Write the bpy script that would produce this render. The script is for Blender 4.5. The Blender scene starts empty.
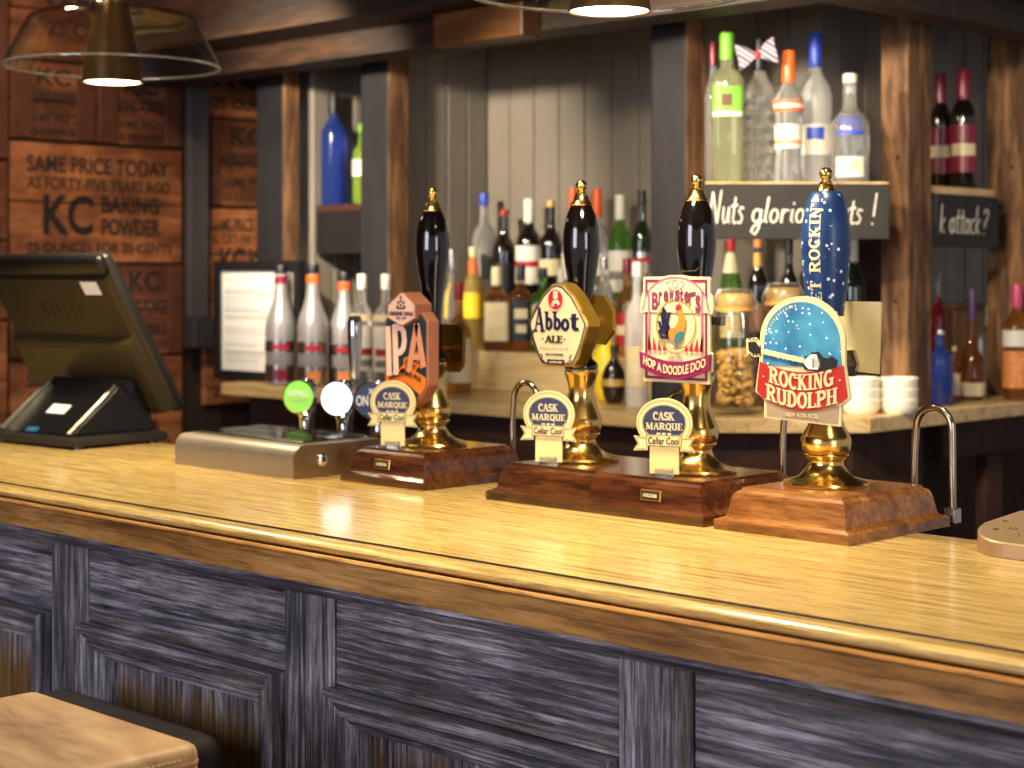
import bpy, bmesh, math, random
from math import sin, cos, pi, radians as R, atan2, hypot
from mathutils import Vector, Matrix

# ------------------------------------------------------------------ camera, world, lights
SC = bpy.context.scene
COL = SC.collection
F = 1735.0            # focal length in pixels of the 1024 x 768 frame
HZ = 275.0            # horizon row
EYE = 1.42            # camera height (m)
A_BAR = R(45.4)       # bar direction, measured left of the view axis
CA, SA = cos(A_BAR), sin(A_BAR)

cam_d = bpy.data.cameras.new('camera')
cam = bpy.data.objects.new('camera', cam_d)
COL.objects.link(cam)
cam.location = (0, 0, EYE)
cam.rotation_euler = (R(90), 0, R(90) - A_BAR)
cam_d.sensor_fit = 'HORIZONTAL'
cam_d.sensor_width = 36.0
cam_d.lens = 36.0 * F / 1024
cam_d.shift_y = -(384 - HZ) / 1024
cam_d.clip_start = 0.05
cam_d.dof.use_dof = True
cam_d.dof.focus_distance = 2.06
cam_d.dof.aperture_fstop = 6.2
SC.camera = cam

SC.view_settings.view_transform = 'Standard'
SC.view_settings.look = 'None'
SC.view_settings.exposure = 0.0
SC.view_settings.gamma = 1.0
SC.view_settings.use_curve_mapping = False

world = bpy.data.worlds.new('world')
SC.world = world
world.use_nodes = True
bg = world.node_tree.nodes['Background']
bg.inputs[0].default_value = (0.66, 0.60, 0.58, 1)
bg.inputs[1].default_value = 0.55


def lamp(kind, name, loc, target, energy, color, size=0.1, size_y=None, spot=None, blend=0.5):
    l = bpy.data.lights.new(name, kind)
    l.energy = energy
    l.color = color
    if kind == 'AREA':
        l.shape = 'RECTANGLE' if size_y else 'SQUARE'
        l.size = size
        if size_y:
            l.size_y = size_y
    else:
        l.shadow_soft_size = size
    if kind == 'SPOT':
        l.spot_size = R(spot)
        l.spot_blend = blend
    o = bpy.data.objects.new(name, l)
    COL.objects.link(o)
    o.location = loc
    d = Vector(target) - Vector(loc)
    o.rotation_euler = d.to_track_quat('-Z', 'Y').to_euler()
    return o


WARM = (1.0, 0.83, 0.52)
# added cool fill lights on the customers' side for assumed daylight; no window built
lamp('AREA', 'added_daylight_fill', (-1.6, -2.2, 1.9), (-1.8, 1.4, 0.9), 66, (0.84, 0.87, 1.0), 1.6, 1.4)
lamp('AREA', 'added_side_fill', (2.2, 0.6, 1.7), (-1.6, 2.0, 1.1), 24, (0.86, 0.88, 1.0), 0.9, 1.2)  # second added fill light, from the right; no window stands there
# assumed spot lamps lighting bar, back bar and wall, added out of the frame
for k, (lx, ly, lz, tx, ty, tz, e) in enumerate([
        (-3.12, 1.95, 2.02, -3.58, 3.2, 1.66, 165),
        (-3.05, 2.05, 2.02, -3.75, 2.9, 1.20, 34),
        (-2.55, 2.15, 2.03, -2.62, 3.3, 1.42, 34),
        (-2.25, 2.05, 2.02, -2.16, 3.1, 1.60, 92),
        (-1.60, 1.60, 2.00, -2.12, 3.05, 1.22, 70),
        (-1.50, 2.15, 2.03, -2.05, 3.5, 1.45, 50)]):
    lamp('SPOT', 'assumed_spot', (lx, ly, lz), (tx, ty, tz), e, (1.0, 0.85, 0.62), 0.03, None, 58, 0.7)  # assumed lamps lighting the shelves and back counter, no fittings built
for k, (lx, ly, tx, ty, e) in enumerate([(-2.95, 1.50, -2.8, 1.62, 68), (-1.95, 1.50, -1.85, 1.62, 78),
                                         (-1.0, 1.46, -1.1, 1.58, 80), (-0.2, 1.3, -0.6, 1.45, 46)]):
    lamp('SPOT', 'added_bar_spot', (lx, ly, 2.5), (tx, ty, 1.1), e, WARM, 0.05, None, 70, 0.7)  # unseen spots added to light the bar top
lamp('SPOT', 'added_wall_spot', (-3.35, 1.9, 2.5), (-4.2, 2.6, 1.35), 44, (1.0, 0.76, 0.48), 0.05, None, 85, 0.8)  # unseen spot added to brighten the crate wall


# ------------------------------------------------------------------ pixel of the photograph -> place in the room
def at(x, y, X=None, Y=None, d=None, z=None):
    r = (x - 512) / F
    if z is not None:
        d = (EYE - z) * F / (y - HZ)
    elif Y is not None:
        d = Y / (SA + CA * r)
    elif X is not None:
        d = X / (-CA + SA * r)
    return Vector((-CA * d + SA * r * d, SA * d + CA * r * d, EYE - (y - HZ) * d / F)), d


# ------------------------------------------------------------------ materials
def S(r, g, b):
    f = lambda c: (c / 255 / 12.92) if c <= 10 else ((c / 255 + 0.055) / 1.055) ** 2.4
    return (f(r), f(g), f(b), 1)


def nodes(name):
    m = bpy.data.materials.new(name)
    m.use_nodes = True
    nt = m.node_tree
    return m, nt, nt.nodes['Principled BSDF']


def nmap(nt, scale, coord='Object', rot=None):
    tc = nt.nodes.new('ShaderNodeTexCoord')
    mp = nt.nodes.new('ShaderNodeMapping')
    mp.inputs['Scale'].default_value = scale
    if rot:
        mp.inputs['Rotation'].default_value = rot
    nt.links.new(tc.outputs[coord], mp.inputs['Vector'])
    return mp.outputs['Vector']


def noise(nt, vec, scale=5, detail=4, rough=0.6, dist=0.0):
    n = nt.nodes.new('ShaderNodeTexNoise')
    n.inputs['Scale'].default_value = scale
    n.inputs['Detail'].default_value = detail
    n.inputs['Roughness'].default_value = rough
    n.inputs['Distortion'].default_value = dist
    if vec is not None:
        nt.links.new(vec, n.inputs['Vector'])
    return n.outputs['Fac']


def ramp(nt, fac, stops):
    r = nt.nodes.new('ShaderNodeValToRGB')
    el = r.color_ramp.elements
    el[0].position, el[0].color = stops[0]
    el[1].position, el[1].color = stops[-1]
    for p, c in stops[1:-1]:
        e = el.new(p)
        e.color = c
    nt.links.new(fac, r.inputs['Fac'])
    return r.outputs['Color']


def mix(nt, fac, a, b, mode='MIX'):
    m = nt.nodes.new('ShaderNodeMix')
    m.data_type = 'RGBA'
    m.blend_type = mode
    for s, v in ((m.inputs[0], fac), (m.inputs[6], a), (m.inputs[7], b)):
        if hasattr(v, 'is_linked') or hasattr(v, 'links'):
            nt.links.new(v, s)
        else:
            s.default_value = v
    return m.outputs[2]


def bump(nt, p, fac, strength=0.2, dist=0.002):
    b = nt.nodes.new('ShaderNodeBump')
    b.inputs['Strength'].default_value = strength
    b.inputs['Distance'].default_value = dist
    nt.links.new(fac, b.inputs['Height'])
    nt.links.new(b.outputs['Normal'], p.inputs['Normal'])


_plain = {}


def plain(name, col, rough=0.5, metal=0.0, coat=0.0, vary=0.12, scale=30, emit=None, estr=0):
    """one colour with a little procedural mottling"""
    if name in _plain:
        return _plain[name]
    m, nt, p = nodes(name)
    v = noise(nt, nmap(nt, (1, 1, 1)), scale, 3)
    c = tuple(col)
    lo = tuple(x * (1 - vary) for x in c[:3]) + (1,)
    hi = tuple(min(1, x * (1 + vary)) for x in c[:3]) + (1,)
    nt.links.new(ramp(nt, v, [(0.3, lo), (0.7, hi)]), p.inputs['Base Color'])
    p.inputs['Roughness'].default_value = rough
    p.inputs['Metallic'].default_value = metal
    p.inputs['Coat Weight'].default_value = coat
    p.inputs['Coat Roughness'].default_value = 0.06
    if emit:
        p.inputs['Emission Color'].default_value = emit
        p.inputs['Emission Strength'].default_value = estr
    _plain[name] = m
    return m


def glass(name, col, rough=0.02, ior=1.42, milk=0.0):
    if name in _plain:
        return _plain[name]
    m, nt, p = nodes(name)
    v = noise(nt, nmap(nt, (1, 1, 1)), 20, 2)
    c = tuple(col)
    lo = tuple(x * 0.93 for x in c[:3]) + (1,)
    nt.links.new(ramp(nt, v, [(0.3, lo), (0.7, c)]), p.inputs['Base Color'])
    p.inputs['Roughness'].default_value = rough
    p.inputs['IOR'].default_value = ior
    p.inputs['Transmission Weight'].default_value = 1.0 - milk
    _plain[name] = m
    return m


def thin_glass(name, col, rough=0.0, gloss=1.6):
    """thin-walled glass: clear straight through, mirror-like at grazing angles"""
    if name in _plain:
        return _plain[name]
    m, nt, p = nodes(name)
    out = nt.nodes['Material Output']
    tr = nt.nodes.new('ShaderNodeBsdfTransparent')
    tr.inputs['Color'].default_value = col
    gl = nt.nodes.new('ShaderNodeBsdfGlossy')
    gl.inputs['Roughness'].default_value = rough
    fr = nt.nodes.new('ShaderNodeLayerWeight')
    fr.inputs['Blend'].default_value = 0.5
    pw = nt.nodes.new('ShaderNodeMath')
    pw.operation = 'POWER'
    pw.inputs[1].default_value = 3.5
    nt.links.new(fr.outputs['Facing'], pw.inputs[0])
    mu = nt.nodes.new('ShaderNodeMath')
    mu.operation = 'MULTIPLY_ADD'
    mu.use_clamp = True
    mu.inputs[1].default_value = 0.42 * gloss
    mu.inputs[2].default_value = 0.045
    nt.links.new(pw.outputs[0], mu.inputs[0])
    mx = nt.nodes.new('ShaderNodeMixShader')
    nt.links.new(mu.outputs[0], mx.inputs[0])
    nt.links.new(tr.outputs[0], mx.inputs[1])
    nt.links.new(gl.outputs[0], mx.inputs[2])
    nt.links.new(mx.outputs[0], out.inputs['Surface'])
    _plain[name] = m
    return m


def wood(name, dark, mid, light, axis='X', scale=1.0, rough=0.4, coat=0.0, stretch=14, bumpy=0.15, pores=0.5):
    m, nt, p = nodes(name)
    s = {'X': (1, stretch, stretch), 'Y': (stretch, 1, stretch), 'Z': (stretch, stretch, 1)}[axis]
    v = nmap(nt, tuple(a * scale for a in s))
    n1 = noise(nt, v, 2.2, 6, 0.62, 0.6)
    n2 = noise(nt, v, 9, 5, 0.7, 0.2)
    c = ramp(nt, n1, [(0.3, dark), (0.48, mid), (0.68, light)])
    pr = ramp(nt, n2, [(0.38, (1 - pores, 1 - pores, 1 - pores, 1)), (0.55, (1, 1, 1, 1))])
    nt.links.new(mix(nt, 1.0, c, pr, 'MULTIPLY'), p.inputs['Base Color'])
    p.inputs['Roughness'].default_value = rough
    p.inputs['Coat Weight'].default_value = coat
    p.inputs['Coat Roughness'].default_value = 0.12
    bump(nt, p, n2, bumpy)
    return m


def worn_paint(name, axis, brown=False):
    """dark blue-grey paint dry-brushed with pale grey along the grain, rubbed to brown low on the panels"""
    m, nt, p = nodes(name)
    s = {'X': (1, 26, 26), 'Z': (26, 26, 1)}[axis]
    v = nmap(nt, s)
    n1 = noise(nt, v, 4.5, 7, 0.74, 0.5)
    n2 = noise(nt, nmap(nt, (1, 1, 1)), 7.0, 4, 0.6)
    n3 = noise(nt, v, 16, 6, 0.78)
    base = ramp(nt, n1, [(0.33, S(58, 54, 62)), (0.47, S(128, 122, 134)), (0.60, S(232, 226, 230))])
    patch = ramp(nt, n2, [(0.35, S(100, 96, 102)), (0.7, S(235, 232, 236))])
    c = mix(nt, 0.75, base, patch, 'MULTIPLY')
    fine = ramp(nt, n3, [(0.38, (0.22, 0.20, 0.20, 1)), (0.54, (1, 1, 1, 1))])
    c = mix(nt, 0.9, c, fine, 'MULTIPLY')
    n4 = noise(nt, nmap(nt, tuple(q * 0.5 for q in s)), 3.2, 5, 0.7, 0.3)
    rub = ramp(nt, n4, [(0.52, (0, 0, 0, 1)), (0.68, (0.75, 0.75, 0.75, 1))])
    c = mix(nt, rub, c, ramp(nt, n3, [(0.35, S(40, 30, 22)), (0.6, S(112, 92, 68))]))
    if brown:
        tc = nt.nodes.new('ShaderNodeTexCoord')
        sp = nt.nodes.new('ShaderNodeSeparateXYZ')
        nt.links.new(tc.outputs['Object'], sp.inputs[0])
        nz = noise(nt, nmap(nt, (60, 60, 5)), 1.0, 4, 0.7)
        ma = nt.nodes.new('ShaderNodeMath')
        ma.operation = 'MULTIPLY_ADD'
        nt.links.new(nz, ma.inputs[0])
        ma.inputs[1].default_value = -0.16
        nt.links.new(sp.outputs[2], ma.inputs[2])
        mr = nt.nodes.new('ShaderNodeMapRange')
        mr.inputs['From Min'].default_value = brown - 0.02
        mr.inputs['From Max'].default_value = brown + 0.03
        nt.links.new(ma.outputs[0], mr.inputs['Value'])
        bw = ramp(nt, n1, [(0.3, S(56, 38, 18)), (0.5, S(112, 80, 40)), (0.7, S(150, 118, 70))])
        c = mix(nt, mr.outputs[0], bw, c)
    nt.links.new(c, p.inputs['Base Color'])
    p.inputs['Roughness'].default_value = 0.42
    bump(nt, p, n1, 0.35, 0.003)
    return m


M = {}
M['bar_top'] = wood('varnished_bar_wood', S(158, 120, 62), S(206, 172, 104), S(222, 194, 132), 'X', 1.7, 0.23, 0.35, 30, 0.06, 0.55)
M['bar_edge'] = wood('bar_edge_wood', S(132, 86, 42), S(188, 132, 72), S(216, 164, 98), 'X', 1.2, 0.3, 0.3, 10, 0.1, 0.5)
M['counter'] = wood('back_counter_wood', S(170, 130, 72), S(214, 178, 116), S(226, 194, 138), 'X', 1.0, 0.35, 0.15, 12, 0.06, 0.25)
M['step'] = wood('pale_step_wood', S(200, 168, 110), S(224, 194, 136), S(234, 208, 156), 'X', 1.0, 0.4, 0, 10, 0.05, 0.15)
M['paint_h'] = worn_paint('worn_paint_horizontal', 'X')
M['paint_v'] = worn_paint('worn_paint_vertical', 'Z')
M['paint_board'] = worn_paint('worn_paint_boards', 'Z', brown=-0.352)
M['plinth'] = wood('pump_base_mahogany', S(40, 18, 9), S(76, 39, 20), S(104, 60, 32), 'X', 2.5, 0.22, 0.6, 9, 0.05, 0.4)
M['plinth_dark'] = wood('pump_base_dark_oak', S(38, 19, 9), S(72, 39, 19), S(100, 58, 28), 'X', 3.0, 0.22, 0.6, 7, 0.05, 0.45)
M['plinth_pale'] = wood('pump_base_golden_oak', S(76, 42, 18), S(126, 78, 38), S(156, 104, 54), 'X', 2.6, 0.25, 0.5, 6, 0.05, 0.4)
M['timber'] = wood('rough_brown_timber', S(48, 30, 18), S(112, 76, 46), S(164, 120, 76), 'Z', 1.2, 0.7, 0, 7, 0.6, 0.6)
M['timber_dark'] = wood('dark_front_timber', S(9, 8, 13), S(18, 15, 22), S(30, 26, 33), 'Z', 1.2, 0.75, 0, 9, 0.4, 0.4)  # darker timber colour, used on front faces only
M['beam'] = wood('dark_brown_beam', S(18, 10, 5), S(36, 20, 10), S(66, 39, 19), 'X', 1.3, 0.6, 0, 8, 0.5, 0.55)
M['beam_block'] = wood('orange_wood_block', S(72, 42, 16), S(100, 62, 26), S(118, 76, 34), 'X', 1.3, 0.5, 0, 8, 0.2, 0.3)
M['cabinet'] = wood('dark_cabinet_wood', S(34, 16, 7), S(58, 29, 13), S(78, 42, 20), 'X', 1.0, 0.85, 0, 8, 0.2, 0.4)
M['panel_wall'] = plain('taupe_wall_paint', S(122, 114, 103), 0.5, vary=0.05, scale=6)
M['brass'] = plain('polished_brass', S(232, 198, 120), 0.2, 1.0, vary=0.08, scale=40)
M['brass_dull'] = plain('aged_brass', S(150, 112, 52), 0.32, 1.0, vary=0.15, scale=60)
M['black'] = plain('black_lacquer', S(9, 6, 6), 0.07, 0, 0.8, 0.3)
M['chrome'] = plain('chrome', S(205, 205, 205), 0.08, 1.0, vary=0.03)
M['steel'] = plain('brushed_steel', S(186, 182, 176), 0.26, 1.0, vary=0.05, scale=80)
M['tube_steel'] = plain('tube_steel', S(176, 160, 140), 0.2, 1.0, vary=0.05)
M['silver_paint'] = plain('silver_satin_metal', S(176, 164, 150), 0.36, 0.75, vary=0.04)
M['black_plastic'] = plain('black_plastic', S(17, 16, 18), 0.32, vary=0.2)
M['brown_plastic'] = plain('dark_bronze_plastic', S(34, 27, 14), 0.42, vary=0.1)
M['grey_plastic'] = plain('charcoal_plastic', S(38, 35, 33), 0.35, vary=0.1)
M['white'] = plain('white_paper', S(236, 234, 226), 0.6, vary=0.03)
M['grey_print'] = plain('grey_print', S(150, 150, 150), 0.7)
M['cream'] = plain('cream_enamel', S(224, 206, 142), 0.35, vary=0.03)
M['cream_pale'] = plain('pale_cream_print', S(208, 194, 154), 0.4, vary=0.03)
M['navy'] = plain('navy_print', S(30, 28, 66), 0.35, vary=0.06)
M['magenta'] = plain('magenta_print', S(122, 24, 74), 0.4, vary=0.06)
M['mauve'] = plain('mauve_print', S(168, 92, 122), 0.4, vary=0.08)
M['red'] = plain('red_print', S(164, 34, 30), 0.4, vary=0.06)
M['crimson'] = plain('crimson_print', S(168, 26, 48), 0.4, vary=0.06)
M['orange'] = plain('orange_print', S(228, 120, 44), 0.4, vary=0.08)
M['teal'] = plain('dark_teal_print', S(22, 54, 66), 0.35, vary=0.2, scale=60)
M['blue'] = plain('blue_print', S(40, 96, 140), 0.4, vary=0.1)
M['copper'] = plain('copper_frame', S(158, 100, 76), 0.35, 0.25, vary=0.08)
M['blush'] = plain('blush_print', S(226, 188, 172), 0.4, vary=0.03)
M['gold'] = plain('gold_frame', S(196, 154, 66), 0.28, 0.85, vary=0.08)
M['dark'] = plain('near_black_print', S(22, 22, 26), 0.45, vary=0.1)
M['taupe'] = plain('taupe_print', S(150, 134, 112), 0.45, vary=0.06)
M['yellow'] = plain('yellow_print', S(238, 200, 40), 0.45, vary=0.06)
M['green'] = plain('green_print', S(110, 180, 50), 0.45, vary=0.08)
M['leather'] = None
M['clear_plastic'] = glass('clear_plastic', (0.95, 0.95, 0.93, 1), 0.05, 1.4)


def leather(name, lo, mid, hi):
    m, nt, p = nodes(name)
    v = nmap(nt, (2.0, 6.0, 3.0))
    n1 = noise(nt, v, 3.0, 6, 0.65, 0.4)
    n2 = noise(nt, nmap(nt, (1, 1, 1)), 240, 3)
    nt.links.new(ramp(nt, n1, [(0.32, lo), (0.5, mid), (0.68, hi)]), p.inputs['Base Color'])
    p.inputs['Roughness'].default_value = 0.5
    bump(nt, p, n2, 0.25, 0.001)
    return m


M['leather'] = leather('tan_leather', S(112, 80, 54), S(156, 122, 88), S(180, 148, 112))
M['leather_dark'] = leather('dark_brown_leather', S(17, 12, 13), S(23, 17, 18), S(30, 23, 23))


# ------------------------------------------------------------------ mesh helpers
def link(name, bm, mat, parent=None, smooth=False, loc=None, rot=None):
    """finish a bmesh as ONE mesh object"""
    bmesh.ops.recalc_face_normals(bm, faces=bm.faces[:])
    me = bpy.data.meshes.new(name)
    bm.to_mesh(me)
    bm.free()
    o = bpy.data.objects.new(name, me)
    COL.objects.link(o)
    for mm in (mat if isinstance(mat, (list, tuple)) else [mat]):
        me.materials.append(mm)
    if smooth:
        for p in me.polygons:
            p.use_smooth = True
        try:
            me.set_sharp_from_angle(angle=R(smooth if smooth is not True else 40))
        except Exception:
            pass
    o.parent = parent
    if loc is not None:
        o.location = loc
    if rot is not None:
        o.rotation_euler = rot
    return o


def thing(name, label, cat, loc=(0, 0, 0), rotz=0.0, group=None):
    o = bpy.data.objects.new(name, None)
    o.empty_display_size = 0.05
    COL.objects.link(o)
    o.location = loc
    o.rotation_euler = (0, 0, rotz)
    return tag(o, label, cat, group)


def tag(o, label, cat, group=None, kind=None):
    o['label'] = label
    o['category'] = cat
    if group:
        o['group'] = group
    if kind:
        o['kind'] = kind
    return o


def struct(name, bm, mat, label=None, cat=None):
    o = link(name, bm, mat)
    o['kind'] = 'structure'
    if label:
        o['label'] = label
    if cat:
        o['category'] = cat
    return o


def box(bm, x0, x1, y0, y1, z0, z1, bev=0.0, seg=2, mi=0):
    vs = [bm.verts.new((x, y, z)) for x in (x0, x1) for y in (y0, y1) for z in (z0, z1)]
    q = [(0, 1, 3, 2), (4, 6, 7, 5), (0, 4, 5, 1), (2, 3, 7, 6), (0, 2, 6, 4), (1, 5, 7, 3)]
    fs = [bm.faces.new([vs[i] for i in f]) for f in q]
    for f in fs:
        f.material_index = mi
    if bev > 0:
        es = list({e for f in fs for e in f.edges})
        r = bmesh.ops.bevel(bm, geom=es, offset=bev, segments=seg, profile=0.5, affect='EDGES')
        for f in r['faces']:
            f.material_index = mi
    return fs


def BM():
    return bmesh.new()


def lathe(prof, seg=32, c=(0, 0), bm=None, sx=1.0, sy=1.0, square=0.0):
    """revolve (radius, z) points; square > 0 blends the section towards a rounded square"""
    bm = bm or BM()
    rings = []
    for r, z in prof:
        if r < 1e-6:
            rings.append([bm.verts.new((c[0], c[1], z))])
            continue
        ring = []
        for k in range(seg):
            a = 2 * pi * (k + 0.5) / seg
            ca, sa = cos(a), sin(a)
            if square:
                q = (abs(ca) ** 5 + abs(sa) ** 5) ** (-1 / 5)
                f = 1 + (q - 1) * square
            else:
                f = 1
            ring.append(bm.verts.new((c[0] + r * ca * f * sx, c[1] + r * sa * f * sy, z)))
        rings.append(ring)
    for a, b in zip(rings, rings[1:]):
        if len(a) == 1 and len(b) == 1:
            continue
        for k in range(seg):
            k2 = (k + 1) % seg
            if len(a) == 1:
                bm.faces.new((a[0], b[k], b[k2]))
            elif len(b) == 1:
                bm.faces.new((a[k], b[0], a[k2]))
            else:
                bm.faces.new((a[k], a[k2], b[k2], b[k]))
    for ring, flip in ((rings[0], True), (rings[-1], False)):
        if len(ring) > 1:
            bm.faces.new(ring[::-1] if flip else ring)
    return bm


def loft(bm, levels):
    """stack of rectangles (x0, x1, y0, y1, z)"""
    rings = [[bm.verts.new(p) for p in ((a, c, z), (b, c, z), (b, d, z), (a, d, z))] for a, b, c, d, z in levels]
    for p, q in zip(rings, rings[1:]):
        for k in range(4):
            bm.faces.new((p[k], p[(k + 1) % 4], q[(k + 1) % 4], q[k]))
    bm.faces.new(rings[0][::-1])
    bm.faces.new(rings[-1])
    return bm


def prism(bm, pts, y0, y1, bev=0.0):
    """outline (x, z) seen from the front (-Y), from depth y0 (front) to y1 (back)"""
    a = [bm.verts.new((x, y0, z)) for x, z in pts]
    b = [bm.verts.new((x, y1, z)) for x, z in pts]
    n = len(pts)
    fr = bm.faces.new(a)
    bm.faces.new(b[::-1])
    for k in range(n):
        bm.faces.new((a[k], b[k], b[(k + 1) % n], a[(k + 1) % n]))
    if bev:
        bmesh.ops.bevel(bm, geom=list(fr.edges), offset=bev, segments=2, profile=0.5, affect='EDGES')
    return bm


def oval(cx, cz, rx, rz, n=36, a0=0, a1=360):
    full = abs(a1 - a0) >= 360
    return [(cx + rx * cos(R(a0 + (a1 - a0) * k / (n if full else n - 1))),
             cz + rz * sin(R(a0 + (a1 - a0) * k / (n if full else n - 1)))) for k in range(n)]


def ring(bm, outer, inner, y0, y1):
    """flat frame between two outlines with the same number of points"""
    n = len(outer)
    v = [[bm.verts.new((x, y, z)) for x, z in pts] for pts, y in ((outer, y0), (inner, y0), (outer, y1), (inner, y1))]
    for k in range(n):
        j = (k + 1) % n
        bm.faces.new((v[0][k], v[0][j], v[1][j], v[1][k]))
        bm.faces.new((v[2][k], v[3][k], v[3][j], v[2][j]))
        bm.faces.new((v[0][k], v[2][k], v[2][j], v[0][j]))
        bm.faces.new((v[1][k], v[1][j], v[3][j], v[3][k]))
    return bm


def scaled(pts, fx, fz=None, c=(0, 0)):
    fz = fx if fz is None else fz
    return [(c[0] + (x - c[0]) * fx, c[1] + (z - c[1]) * fz) for x, z in pts]


def inset(pts, d):
    """offset an outline inwards by d (for convex-ish outlines)"""
    n = len(pts)
    area = sum(pts[k][0] * pts[(k + 1) % n][1] - pts[(k + 1) % n][0] * pts[k][1] for k in range(n))
    s = 1 if area > 0 else -1
    out = []
    for k in range(n):
        p0, p1, p2 = Vector(pts[k - 1]), Vector(pts[k]), Vector(pts[(k + 1) % n])
        e1, e2 = (p1 - p0).normalized(), (p2 - p1).normalized()
        n1, n2 = Vector((-e1.y, e1.x)) * s, Vector((-e2.y, e2.x)) * s
        b = (n1 + n2)
        b = b / max(0.3, b.length_squared) * 2
        out.append(tuple(p1 + b * d))
    return out


def tube(bm, pts, r, seg=10, rads=None):
    pts = [Vector(p) for p in pts]
    rings = []
    up = Vector((0, 0, 1))
    prev = None
    for k, p in enumerate(pts):
        t = (pts[min(k + 1, len(pts) - 1)] - pts[max(k - 1, 0)]).normalized()
        if prev is None:
            n = t.cross(up)
            if n.length < 1e-3:
                n = t.cross(Vector((1, 0, 0)))
        else:
            n = prev - t * prev.dot(t)
        n.normalize()
        prev = n
        b = t.cross(n)
        rr = rads[k] if rads else r
        rings.append([bm.verts.new(p + n * rr * cos(2 * pi * j / seg) + b * rr * sin(2 * pi * j / seg)) for j in range(seg)])
    for a, b in zip(rings, rings[1:]):
        for j in range(seg):
            bm.faces.new((a[j], a[(j + 1) % seg], b[(j + 1) % seg], b[j]))
    bm.faces.new(rings[0][::-1])
    bm.faces.new(rings[-1])
    return bm


def ribbon(bm, pts, w, y0, y1):
    """flat stroke of width w along (x, z) points"""
    P = [Vector(p) for p in pts]
    L, Rr = [], []
    for k, p in enumerate(P):
        t = (P[min(k + 1, len(P) - 1)] - P[max(k - 1, 0)])
        if t.length < 1e-9:
            t = Vector((1, 0))
        t.normalize()
        n = Vector((-t.y, t.x)) * (w / 2)
        L.append(p + n)
        Rr.append(p - n)
    for k in range(len(P) - 1):
        q = [L[k], Rr[k], Rr[k + 1], L[k + 1]]
        a = [bm.verts.new((v.x, y0, v.y)) for v in q]
        b = [bm.verts.new((v.x, y1, v.y)) for v in q]
        bm.faces.new(a)
        for j in range(4):
            bm.faces.new((a[j], b[j], b[(j + 1) % 4], a[(j + 1) % 4]))
    return bm


# ------------------------------------------------------------------ lettering
_fonts = {}


def glyphs(s, bold=0.0):
    """flat (x, y) polygons of a line of gothic lettering, as a list of point lists"""
    key = (s, bold)
    if key not in _fonts:
        c = bpy.data.curves.new('lettering', 'FONT')
        c.body = s
        c.size = 1.0
        c.offset = bold
        c.resolution_u = 4
        o = bpy.data.objects.new('lettering', c)
        me = bpy.data.meshes.new_from_object(o)
        _fonts[key] = [[tuple(me.vertices[i].co[:2]) for i in p.vertices] for p in me.polygons]
        bpy.data.meshes.remove(me)
        bpy.data.objects.remove(o)
        bpy.data.curves.remove(c)
    return _fonts[key]


# serif capitals as strokes in a 0.6 x 1 cell: (points, weight), weight 1 thick, 0 thin; S = slab centre points
def _arc(cx, cy, rx, ry, a0, a1, n=9):
    return [(cx + rx * cos(R(a0 + (a1 - a0) * k / (n - 1))), cy + ry * sin(R(a0 + (a1 - a0) * k / (n - 1)))) for k in range(n)]


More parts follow.
